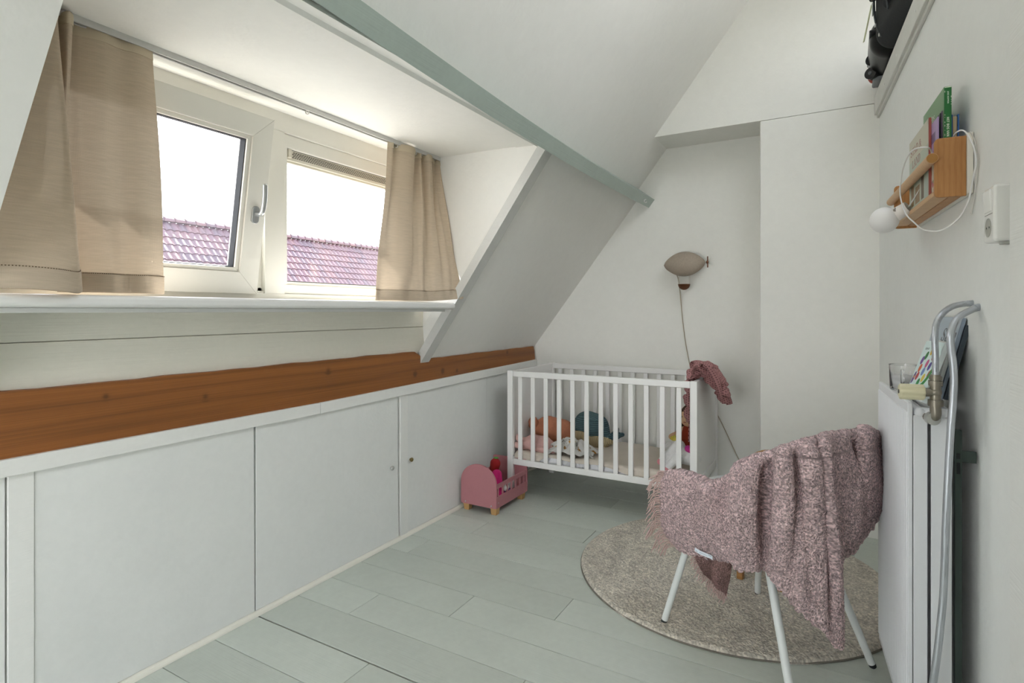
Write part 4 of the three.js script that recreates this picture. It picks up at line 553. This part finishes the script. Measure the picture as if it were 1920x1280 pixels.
// ------------------------------------------------------------------ the right wall: radiator, pipes, shelf, switch, loft
const onWall = (name, label, cat, z, y) => thing(name, label, cat, [xw(z), y, z], WA);
{
  const en = M('#e7e8ea', 0.32), t = thing('radiator', 'white ribbed panel radiator mounted on the right wall beside the armchair', 'radiator', [0.179, 0, -1.858], Math.atan(0.07));
  const L = 0.5, y0 = 0.095, y1 = 1.0;
  obj('front_panel', [bx(0, 0.012, y0, y1, -L, 0, 0.003)], en, t);
  const rib = (() => { const q = []; for (let i = 0; i <= 6; i++) { const a = Math.PI * i / 6; q.push([Math.cos(a) * 0.0072, Math.sin(a) * 0.0042]); } const s = new THREE.Shape(q.map((p) => new THREE.Vector2(p[0], p[1]))); const g = new THREE.ExtrudeGeometry(s, { depth: y1 - y0 - 0.066, bevelEnabled: true, bevelSize: 0.0, bevelThickness: 0.006, bevelSegments: 2 }); g.rotateX(-Math.PI / 2); g.rotateY(Math.PI / 2); return metric(g); })();
  for (let i = 0; i < 22; i++) { const m = new THREE.Mesh(rib, en); m.name = 'rib'; m.position.set(0.0005, y0 + 0.033, -0.0135 - i * 0.0225); m.castShadow = m.receiveShadow = true; t.add(m); }
  obj('end_cover', [bx(0.013, 0.045, y0, 0.966, -0.004, 0, 0.002)], en, t); obj('end_cover', [bx(0.052, 0.098, y0, 0.966, -0.004, 0, 0.002)], en, t);
  obj('end_cover', [bx(0.013, 0.098, y0, 0.966, -L, -L + 0.004, 0.002)], en, t);
  obj('rear_panel', [bx(0.094, 0.099, y0, 0.985, -L, -0.004, 0.002)], en, t);
  obj('convector', (() => { const a = []; for (let i = 0; i < 24; i++) a.push(bx(0.02, 0.09, y0 + 0.01, 0.955, -0.03 - i * 0.019, -0.029 - i * 0.019, 0)); return a; })(), M('#c7c9cb', 0.5), t);
  obj('header', [tube([[0.03, 0.972, -0.012], [0.03, 0.972, -L + 0.012]], 0.0155, 16, 4), tube([[0.075, 0.972, -0.012], [0.075, 0.972, -L + 0.012]], 0.0155, 16, 4), tube([[0.03, 0.972, -0.016], [0.085, 0.972, -0.016]], 0.0155, 16, 4), cyl(V(0.05, 0.968, -0.012), V(0.05, 0.968, 0.012), 0.014, 0.014, 20)], en, t);
  obj('wall_bracket', [bx(0.103, 0.118, 0.02, 0.935, -0.012, 0.004, 0.001), bx(0.099, 0.15, 0.85, 0.88, -0.012, -0.004, 0), bx(0.099, 0.15, 0.15, 0.18, -0.012, -0.004, 0)], M('#39443f', 0.5, { metalness: 0.4 }), t);
  obj('bracket_slot', [bx(0.106, 0.114, 0.86, 0.875, 0.0035, 0.0045, 0), bx(0.106, 0.114, 0.82, 0.85, 0.0035, 0.0045, 0), bx(0.106, 0.114, 0.1, 0.13, 0.0035, 0.0045, 0)], M('#15191a', 0.8), t);
}
const galv = M(0xffffff, 0.36, { metalness: 0.85, map: tex(128, 512, (u, v) => { const n = fbm(u, v, 12, 4, 901, 14), k = 0.76 + 0.16 * (n - 0.5) - (n > 0.68 ? 0.14 : 0); return [k * 0.98, k, k * 1.03]; }, true, [1, 1]), bumpMap: plasterBump, bumpScale: 0.0002 });
{
  const v = thing('radiator_valve', 'brass radiator valve with a cream knob at the near end of the radiator', 'valve', [0.236, 0, -1.826]);
  const br = M('#8f887c', 0.38, { metalness: 0.8 }), hex = (y0, y1, r) => { const g = new THREE.CylinderGeometry(r, r, y1 - y0, 6); g.translate(0, (y0 + y1) / 2, 0); return prep(g); };
  obj('body', [cyl(V(0, 0.985, 0), V(0, 1.06, 0), 0.0125, 0.0125, 20), hex(1.0, 1.016, 0.0185), hex(1.053, 1.066, 0.017), hex(1.069, 1.077, 0.0155), cyl(V(0, 1.06, 0), V(0, 1.082, 0), 0.0115, 0.0115), tube([[0, 1.0, 0], [0, 0.975, 0], [-0.006, 0.966, -0.012], [-0.012, 0.965, -0.03]], 0.0125, 14, 24), cyl(V(0, 1.036, 0), V(-0.03, 1.034, 0.003), 0.0115, 0.0115), ball(0.0145, 0, 1.036, 0)], br, v);
  obj('union', [cyl(V(-0.008, 0.966, -0.012), V(-0.004, 0.966, 0.005), 0.0165, 0.0165, 24)], M('#b9b9b4', 0.35, { metalness: 0.6 }), v);
  const kn = (() => { const s = new THREE.Shape(); for (let i = 0; i < 64; i++) { const a = i / 64 * Math.PI * 2, r = 0.0195 + 0.0014 * Math.cos(a * 8); i ? s.lineTo(Math.cos(a) * r, Math.sin(a) * r) : s.moveTo(r, 0); } const g = new THREE.ExtrudeGeometry(s, { depth: 0.048, bevelEnabled: true, bevelSize: 0.003, bevelThickness: 0.004, bevelSegments: 3, bevelOffset: -0.003 }); g.rotateY(-Math.PI / 2 + 0.1); g.translate(-0.028, 1.034, 0.003); return prep(g); })();
  obj('knob', [kn], M('#d9d2b0', 0.4), v); obj('knob_screw', [cyl(V(-0.0795, 1.034, 0.0082), V(-0.0815, 1.034, 0.0084), 0.0055, 0.0055)], M('#3b3a35', 0.5), v);
}
{
  const p1 = tube([[0.236, 1.07, -1.826], [0.2362, 1.12, -1.827], [0.236, 1.19, -1.832], [0.241, 1.219, -1.842], [0.256, 1.243, -1.86], [0.279, 1.26, -1.885], [0.303, 1.267, -1.907], [0.322, 1.269, -1.921]], 0.0077, 14, 80);
  tag(obj('heating_pipe', [p1, cyl(V(0.318, 1.2685, -1.918), V(0.3295, 1.2695, -1.9265), 0.0085)], galv), 'bare metal pipe curving from the wall down to the radiator valve', 'pipe');
  const p2 = tube([[0.328, 1.258, -1.866], [0.317, 1.253, -1.856], [0.287, 1.235, -1.828], [0.271, 1.214, -1.807], [0.2635, 1.187, -1.797], [0.264, 1.157, -1.798], [0.2685, 1.117, -1.8], [0.2705, 1.073, -1.802], [0.2685, 1.021, -1.8], [0.264, 0.953, -1.798], [0.259, 0.844, -1.797], [0.253, 0.679, -1.797], [0.248, 0.513, -1.797], [0.243, 0.452, -1.795], [0.235, 0.369, -1.79], [0.224, 0.279, -1.786], [0.212, 0.189, -1.79], [0.208, 0.14, -1.81], [0.21, 0.125, -1.855]], 0.0085, 14, 160);
  tag(obj('heating_pipe', [p2, cyl(V(0.322, 1.256, -1.861), V(0.333, 1.259, -1.869), 0.0095)], galv), 'long bent metal pipe running down the near side of the radiator to the floor', 'pipe');
}
{ // glass mug of white
  const t = thing('mug', 'clear glass mug half filled with white on top of the radiator', 'mug', [0.196, 1.0005, -2.14]);
  const g = M('#ffffff', 0.02, { transmission: 1, thickness: 0.003, ior: 1.5 });
  obj('cup', [lathe([[0.0, 0.0], [0.034, 0.0], [0.0365, 0.004], [0.0385, 0.078], [0.0395, 0.08], [0.0365, 0.08], [0.0345, 0.006], [0.0, 0.006]], 40)], g, t);
  obj('handle', [tube([[-0.006, 0.064, 0.037], [-0.008, 0.066, 0.052], [-0.0085, 0.052, 0.060], [-0.008, 0.028, 0.058], [-0.006, 0.016, 0.036]], 0.0048, 10, 40)], g, t);
  obj('milk', [lathe([[0, 0.0065], [0.0335, 0.0065], [0.0352, 0.038], [0, 0.0385]], 32)], M('#efefee', 0.6), t);
}
// books: a box of pages between two boards, standing; local x is thickness, z width, y height
function book(name, label, p, turn, lean, th, H, W, cover, front, spine, pages = '#e4ddcb', group) {
  const t = thing(name, label, 'book', p, turn, group); t.rotation.order = 'YXZ'; t.rotation.z = lean;
  const b = Math.min(0.0022, th * 0.28), cm = typeof cover === 'string' ? M(cover, 0.42) : cover;
  obj('cover', [bx(0, b, 0, H, -W, 0, 0.0008), bx(th - b, th, 0, H, -W, 0, 0.0008), bx(0, th, 0, H, -b, 0.0003, 0.0008)], cm, t);
  obj('pages', [bx(b, th - b, 0.002, H - 0.003, -W + 0.003, -b, 0)], M(pages, 0.85, { bumpMap: brushBump, bumpScale: 0.0006 }), t);
  if (front) { const q = new THREE.PlaneGeometry(W - 0.002, H - 0.002); q.rotateY(-Math.PI / 2); q.translate(-0.0006, H / 2, -W / 2); obj('cover_print', [prep(q)], M(0xffffff, 0.4, { map: front }), t); }
  if (spine) { const q = new THREE.PlaneGeometry(th - 0.001, H - 0.002); q.translate(th / 2, H / 2, 0.0007); obj('spine_print', [prep(q)], M(0xffffff, 0.4, { map: spine }), t); }
  return t;
}
{ // books leaning on the radiator top
  const oval = canvasTex(256, 384, (g) => {
    g.fillStyle = '#d3e4e2'; g.fillRect(0, 0, 256, 384); g.fillStyle = '#eef0f0'; g.fillRect(0, 300, 256, 84);
    const C = ['#d8b53c', '#c03a2c', '#2f7d3c', '#6b3f8e', '#c0507e', '#c85a2c', '#4a3c8e', '#6a86c0', '#b8343c', '#d8c040', '#2f8a4a', '#a8452c']; const P = [[136, 62], [182, 92], [84, 96], [50, 130], [130, 146], [60, 182], [176, 160], [118, 200], [62, 236], [150, 240], [104, 276], [208, 210]];
    P.forEach((p, i) => { g.save(); g.translate(p[0], p[1]); g.rotate(0.35); g.fillStyle = C[i]; g.beginPath(); g.ellipse(0, 0, 17, 30, 0, 0, 7); g.fill(); g.restore(); });
    g.strokeStyle = '#2f8a3c'; g.lineWidth = 26; g.beginPath(); g.moveTo(238, 90); g.quadraticCurveTo(246, 220, 150, 296); g.stroke();
    g.fillStyle = '#3c4a4a'; g.font = 'bold 22px sans-serif'; g.save(); g.translate(30, 60); g.rotate(-0.1); g.fillText('kleur', 0, 0); g.restore(); g.fillStyle = '#5a3a78'; g.beginPath(); g.ellipse(22, 250, 14, 44, 0.25, 0, 7); g.fill(); g.fillStyle = '#d2a040'; g.beginPath(); g.arc(24, 246, 8, 0, 7); g.fill();
    g.fillStyle = '#a23a52'; g.font = 'bold 30px sans-serif'; g.fillText('rups', 56, 334); g.fillStyle = '#c0303c'; g.fillRect(120, 345, 10, 34); g.fillStyle = '#5a3a78'; g.fillRect(90, 348, 14, 26); });
  const samT = canvasTex(384, 384, (g) => { g.fillStyle = '#a9b6c2'; g.fillRect(0, 0, 384, 384); g.fillStyle = '#39424c'; g.font = 'italic bold 92px serif'; g.fillText('Sam', 170, 120); g.font = '24px serif'; g.fillText('en zijn vriend', 190, 180); g.font = 'italic 52px serif'; g.fillText('Kat', 190, 250); g.fillStyle = '#8c9aa8'; g.fillRect(30, 290, 320, 70); });
  book('picture_book', 'grey blue picture book titled Sam leaning on the wall behind the pipes', [0.262, 1.001, -1.97], Math.atan(0.09), -0.235, 0.009, 0.236, 0.27, '#8b98a6', samT, null, '#d7dbe0');
  book('picture_book', 'dark covered book leaning on the wall behind the grey blue picture book', [0.273, 1.001, -1.965], Math.atan(0.09), -0.235, 0.012, 0.215, 0.25, '#39434b', null, null, '#c9ced2');
  book('picture_book', 'white covered book leaning in front of the grey blue picture book on the radiator', [0.249, 1.001, -1.972], Math.atan(0.09), -0.25, 0.010, 0.165, 0.2, '#c6c9c6', null, null, '#aeb3ac');
  book('board_book', 'board book with a caterpillar of coloured ovals leaning beside the radiator valve', [0.212, 1.001, -1.872], Math.atan(0.26), -0.33, 0.012, 0.172, 0.112, '#dfe6e6', oval, null, '#dfe2e2');
}
{ // book ledge
  const birch = [0, 1].map((i) => M(0xffffff, 0.5, { map: woodTex(512, 256, [[190, 138, 84], [200, 150, 96]][i], [[158, 104, 56], [164, 110, 60]][i], 7, 841 + i * 9, [0.16, 0.09], [], 0.16) }));
  const pale = M(0xffffff, 0.5, { map: woodTex(512, 128, [222, 184, 140], [190, 146, 100], 8, 861, [0.7, 0.08], [], 0.3) });
  const t = onWall('book_ledge', 'pine wall shelf with a round front rail holding picture books', 'shelf', -2.25, 1.56);
  for (const z of [0.326, -0.326]) {
    const s = new THREE.Shape(), a = -0.086, b = -0.016, r = 0.014; s.moveTo(a + r, 0); s.lineTo(b, 0); s.lineTo(b, 0.162); s.lineTo(a + r, 0.162); s.quadraticCurveTo(a, 0.162, a, 0.162 - r); s.lineTo(a, r); s.quadraticCurveTo(a, 0, a + r, 0);
    const g = new THREE.ExtrudeGeometry(s, { depth: 0.01, bevelEnabled: true, bevelSize: 0.0012, bevelThickness: 0.0012, bevelSegments: 2, bevelOffset: -0.0012, curveSegments: 8 }); g.translate(0, 0, z - 0.005); obj('end_panel', [metric(g, true)], birch[0], t);
  }
  obj('bottom_board', [bx(-0.084, -0.045, 0.008, 0.022, -0.322, 0.322, 0.001)], pale, t); obj('bottom_board', [bx(-0.0445, -0.016, 0.006, 0.02, -0.322, 0.322, 0.001)], birch[1], t);
  obj('front_rail', [cyl(V(-0.0935, 0.106, 0.346), V(-0.0935, 0.106, -0.346), 0.0138, 0.0138, 28)], pale, t); obj('rail_end', [cyl(V(-0.0935, 0.106, 0.3462), V(-0.0935, 0.106, 0.347), 0.0128, 0.0128, 24)], M('#a9783c', 0.5), t);
  obj('back_board', [bx(-0.0155, -0.002, 0.004, 0.168, -0.33, 0.338, 0.001)], M('#e6e1d4', 0.5), t);
  const S = (name, label, x, zn, th, H, W, ...m) => book(name, label, [xw(zn) + x, 1.583, zn], WA, 0, th, H, W, ...m);
  const sage = canvasTex(384, 384, (g) => { g.fillStyle = '#b7bfae'; g.fillRect(0, 0, 384, 384); g.fillStyle = '#c8c4b0'; g.fillRect(0, 0, 384, 120); g.fillStyle = '#8c4a3a'; g.font = 'bold 58px serif'; g.fillText('STAD &', 30, 90); g.fillText('LAND', 60, 160); g.fillStyle = '#7f8a7c'; g.fillRect(30, 180, 320, 60); g.fillStyle = '#8a6a3c'; g.fillRect(40, 260, 60, 110); g.fillRect(130, 280, 90, 90); g.fillStyle = '#5d4a34'; g.fillRect(250, 240, 50, 130); g.fillStyle = '#aab8ae'; g.fillRect(310, 270, 70, 110); });
  const lila = canvasTex(256, 256, (g) => { g.fillStyle = '#b79cc6'; g.fillRect(0, 0, 256, 256); g.fillStyle = '#6f5a86'; g.fillRect(150, 40, 80, 34); g.fillStyle = '#e4dccb'; g.fillRect(0, 120, 256, 136); for (let i = 0; i < 60; i++) { g.fillStyle = ['#7b9a4a', '#c05a6c', '#4a4a6a', '#d0a868', '#b86a8c'][i % 5]; g.beginPath(); g.arc(rr(0, 256), rr(128, 250), rr(4, 11), 0, 7); g.fill(); } });
  S('picture_book', 'sage green picture book with a red spine at the front of the pine shelf', -0.0775, -2.03, 0.0065, 0.232, 0.29, '#a8584e', sage, null);
  S('picture_book', 'lilac picture book on the pine shelf just behind the red spined one', -0.0702, -1.962, 0.0035, 0.212, 0.21, '#b79cc6', lila, null);
  for (let i = 0; i < 3; i++) S('picture_book', ['thin olive booklet on the pine shelf beside the lilac book', 'thin black booklet in the middle of the thin ones on the pine shelf', 'thin mauve and black booklet on the pine shelf against the green book'][i], -0.0665 + i * 0.0028, [-2.0, -1.965, -1.958][i], 0.0024, [0.205, 0.222, 0.226][i], 0.2, ['#5a5f40', '#2c302c', '#57465c'][i], null, null, '#8f8a76', 'thin booklets on the pine shelf');
  const gF = canvasTex(384, 384, (g) => { g.fillStyle = '#5d8a58'; g.fillRect(0, 0, 384, 384); g.fillStyle = '#6d9466'; g.fillRect(0, 0, 384, 200); g.strokeStyle = '#c9c05c'; g.lineWidth = 5; g.beginPath(); g.moveTo(240, 90); g.lineTo(30, 130); g.stroke(); g.fillStyle = '#e8ead8'; g.font = 'italic 40px serif'; g.fillText('Bos', 150, 78); g.fillStyle = '#3f6f42'; g.fillRect(0, 250, 384, 134); });
  const gS = canvasTex(64, 1024, (g) => { g.fillStyle = '#1f6a30'; g.fillRect(0, 0, 64, 1024); g.save(); g.translate(22, 0); g.rotate(Math.PI / 2); g.fillStyle = '#e6e9dc'; g.font = 'bold 19px sans-serif'; g.fillText('JOES HUPPEN', 46, -4, 124); g.font = 'bold 34px sans-serif'; g.fillText('HET BOS VAN ONS', 300, 2, 268); g.restore(); g.fillStyle = '#d8dccb'; for (let i = 0; i < 30; i++) { g.fillRect(rnd() < 0.5 ? 0 : 58, rr(0, 1024), 6, rr(3, 18)); } g.fillRect(0, 0, 64, 9); });
  S('picture_book', 'tall green book with worn spine standing highest on the pine shelf', -0.0582, -1.945, 0.0165, 0.288, 0.265, '#2c6b38', gF, gS);
  const bl = S('picture_book', 'blue book with cream pages standing on the pine shelf behind the tall green one', -0.0395, -1.96, 0.0175, 0.212, 0.18, '#1f5aa0', null, null, '#c9b693'); void bl;
  { // blue book shows its page side to the near end
    bl.children[0].geometry = mergeGeometries([bx(0, 0.003, 0, 0.212, -0.18, 0, 0.0008), bx(0.0145, 0.0175, 0, 0.212, -0.18, 0, 0.0008), bx(0, 0.0175, 0, 0.212, -0.18, -0.177, 0.0008)].map(prep)); bl.children[1].geometry = bx(0.003, 0.0145, 0.003, 0.208, -0.177, -0.004, 0.003); }
}
{ // ball lamp lying in the ledge, with its white cord
  const t = thing('ball_lamp', 'white globe lamp at the far end of the pine shelf with a looped white cord', 'lamp');
  const wh = M('#f0eeeb', 0.3), b = V(0.157, 1.561, -2.31);
  obj('globe', [ball(0.044, b.x, b.y, b.z, 1, 1, 1, 36, 24)], wh, t);
  obj('neck', [cyl(b.clone().add(V(0.028, 0.012, 0.006)), V(0.222, 1.596, -2.285), 0.0235, 0.0205, 28)], M('#e9e2da', 0.4), t); obj('switch', [cyl(b.clone().add(V(0.03, 0.026, 0.022)), b.clone().add(V(0.034, 0.028, 0.0265)), 0.009, 0.009)], M('#8d857c', 0.5), t);
  const c1 = [[0.222, 1.596, -2.285], [0.235, 1.62, -2.2], [0.25, 1.66, -2.06], [0.248, 1.70, -1.985], [0.232, 1.707, -1.94], [0.214, 1.712, -1.955], [0.201, 1.718, -2.06], [0.192, 1.683, -2.147], [0.19, 1.626, -2.175], [0.198, 1.558, -2.125], [0.214, 1.51, -2.038], [0.23, 1.477, -1.955], [0.261, 1.470, -1.918], [0.296, 1.498, -1.912], [0.314, 1.535, -1.900], [0.321, 1.578, -1.889], [0.3235, 1.612, -1.872], [0.325, 1.631, -1.858], [0.3225, 1.667, -1.862], [0.314, 1.702, -1.870], [0.304, 1.729, -1.89], [0.292, 1.733, -1.93], [0.29, 1.72, -1.955]];
  obj('cord', [tube(c1, 0.0021, 8, 220)], M('#ecebe8', 0.5), t);
  obj('cord', [tube([[0.318, 1.722, -1.888], [0.326, 1.705, -1.89], [0.3285, 1.679, -1.878], [0.3295, 1.638, -1.868], [0.3293, 1.601, -1.876], [0.328, 1.557, -1.897], [0.3265, 1.511, -1.921]], 0.0017, 8, 60)], M('#d8d4cc', 0.5), t);
}
{ // switch and socket
  const wh = M('#edece6', 0.22), t = onWall('wall_socket', 'white wall box with a rocker switch above a round socket beside the door casing', 'socket', -1.653, 1.405);
  obj('box', [metric(new RoundedBoxGeometry(0.036, 0.127, 0.073, 4, 0.007).translate(-0.018, 0.0635, 0))], wh, t);
  obj('switch', [box(0.005, 0.05, 0.05, -0.0365, 0.094, -0.002, 0.002, [0, 0, 0.06])], M('#f1f0ea', 0.2), t);
  obj('seam', [bx(-0.0364, -0.0355, 0.063, 0.0642, -0.027, 0.027, 0)], M('#6a6a64', 0.6), t);
  obj('socket_well', [cyl(V(-0.0362, 0.034, -0.002), V(-0.0368, 0.034, -0.002), 0.0215, 0.0215, 32)], M('#a7a69d', 0.4), t);
  obj('pin_hole', [cyl(V(-0.0366, 0.034, 0.0075), V(-0.0371, 0.034, 0.0075), 0.0024), cyl(V(-0.0366, 0.034, -0.0115), V(-0.0371, 0.034, -0.0115), 0.0024)], M('#2d2d2a', 0.7), t);
  obj('cable_clip', [box(0.02, 0.006, 0.02, -0.01, -0.004, 0.018, 0.002)], M('#b9b8b0', 0.5), t);
}
{ // luggage on the loft
  const gl = M('#08090a', 0.3, { specularIntensity: 0.6 }), fab = M(0xffffff, 0.8, { map: paintTone('#101418', 0.3, 181, 0.2), bumpMap: plasterBump, bumpScale: 0.001 });
  const a = thing('suitcase', 'glossy black hard suitcase with wheels and red trim at the loft edge', 'suitcase', [0.135, 2.431, -3.33], R(-1.5));
  obj('shell', [metric(new RoundedBoxGeometry(0.52, 0.20, 0.44, 6, 0.085).translate(0.285, 0.115, 0))], gl, a);
  obj('edge_band', [metric(new RoundedBoxGeometry(0.524, 0.012, 0.448, 4, 0.005).translate(0.285, 0.125, 0))], M('#2a2c2f', 0.3), a);
  obj('base_strip', [metric(new RoundedBoxGeometry(0.16, 0.02, 0.13, 4, 0.009).translate(0.125, 0.010, -0.15))], M('#7b7e80', 0.45), a);
  obj('wheel_housing', [ball(0.05, 0.075, 0.042, -0.165, 1.0, 0.7, 1.0)], M('#a8402e', 0.5), a);
  for (const [x, y, z, r] of [[0.045, 0.095, -0.06, 0.03], [0.04, 0.035, -0.085, 0.029]]) { const w = obj('wheel', [cyl(V(x - 0.006, y, z + 0.012), V(x + 0.012, y, z - 0.02), r, r, 28)], M('#111213', 0.45), a); obj('hub', [cyl(V(x - 0.0085, y, z + 0.0165), V(x - 0.006, y, z + 0.012), 0.009, 0.009, 16)], M('#55585a', 0.4), w); }
  const b = thing('travel_bag', 'soft black travel bag with zips and a small square logo in front of the suitcase', 'bag', [0.205, 2.431, -2.80], R(12));
  obj('body', [metric(new RoundedBoxGeometry(0.5, 0.46, 0.62, 6, 0.08).translate(0.27, 0.235, 0))], fab, b);
  obj('pocket', [metric(new RoundedBoxGeometry(0.06, 0.24, 0.36, 4, 0.028).translate(0.035, 0.24, 0.06))], fab, b);
  obj('panel', [metric(new RoundedBoxGeometry(0.03, 0.15, 0.17, 4, 0.012).translate(0.006, 0.30, -0.16))], M('#363a47', 0.4), b);
  obj('strap', [bx(-0.018, -0.010, 0.20, 0.40, -0.18, -0.145, 0.002)], M('#5a5a4a', 0.8), b);
  const zip = M('#4a4d50', 0.4, { metalness: 0.7 }); obj('zip', [tube([[0.02, 0.34, -0.24], [0.012, 0.22, -0.24], [0.016, 0.12, -0.225], [0.03, 0.05, -0.20]], 0.0045, 8, 40)], zip, b); obj('zip', [tube([[0.012, 0.33, -0.05], [0.006, 0.2, -0.06], [0.012, 0.1, -0.05]], 0.004, 8, 30)], zip, b);
  const zp = M('#b9bbb8', 0.3, { metalness: 0.9 }); obj('zip_pull', [box(0.004, 0.05, 0.008, 0.006, 0.185, -0.236, 0.001), box(0.006, 0.012, 0.012, 0.006, 0.215, -0.237, 0.002)], zp, b); obj('zip_pull', [box(0.006, 0.014, 0.012, 0.012, 0.11, -0.222, 0.002)], zp, b); obj('zip_pull', [box(0.006, 0.014, 0.012, 0.024, 0.06, -0.207, 0.002)], zp, b);
  const lg = canvasTex(64, 64, (g) => { g.fillStyle = '#d9dcdc'; g.fillRect(0, 0, 64, 64); g.fillStyle = '#101418'; g.fillRect(8, 8, 48, 48); g.fillStyle = '#d9dcdc'; g.fillRect(22, 22, 20, 20); g.fillStyle = '#101418'; g.fillRect(28, 28, 20, 8); });
  const q = new THREE.PlaneGeometry(0.015, 0.015); q.rotateY(-Math.PI / 2); q.translate(0.0035, 0.165, -0.02); obj('logo', [prep(q)], M(0xffffff, 0.5, { map: lg }), b);
  const r = thing('luggage_tag', 'pale green ribbon tied to the luggage on the loft, its end hanging free', 'ribbon', [0.172, 2.60, -3.16]);
  obj('ribbon', [sheet((u, v) => V(-0.008 - 0.03 * v + (u - 0.5) * 0.006, 0.09 - 0.15 * v, 0.03 - 0.05 * v + (u - 0.5) * 0.012 + 0.006 * Math.sin(v * 9)), 3, 30, 0.0012)], M('#b9bd98', 0.7), r);
  obj('buckle', [ball(0.016, 0.008, 0.045, 0.015, 0.5, 1, 1)], M('#17191a', 0.3), r);
}
renderer.render(scene, camera);
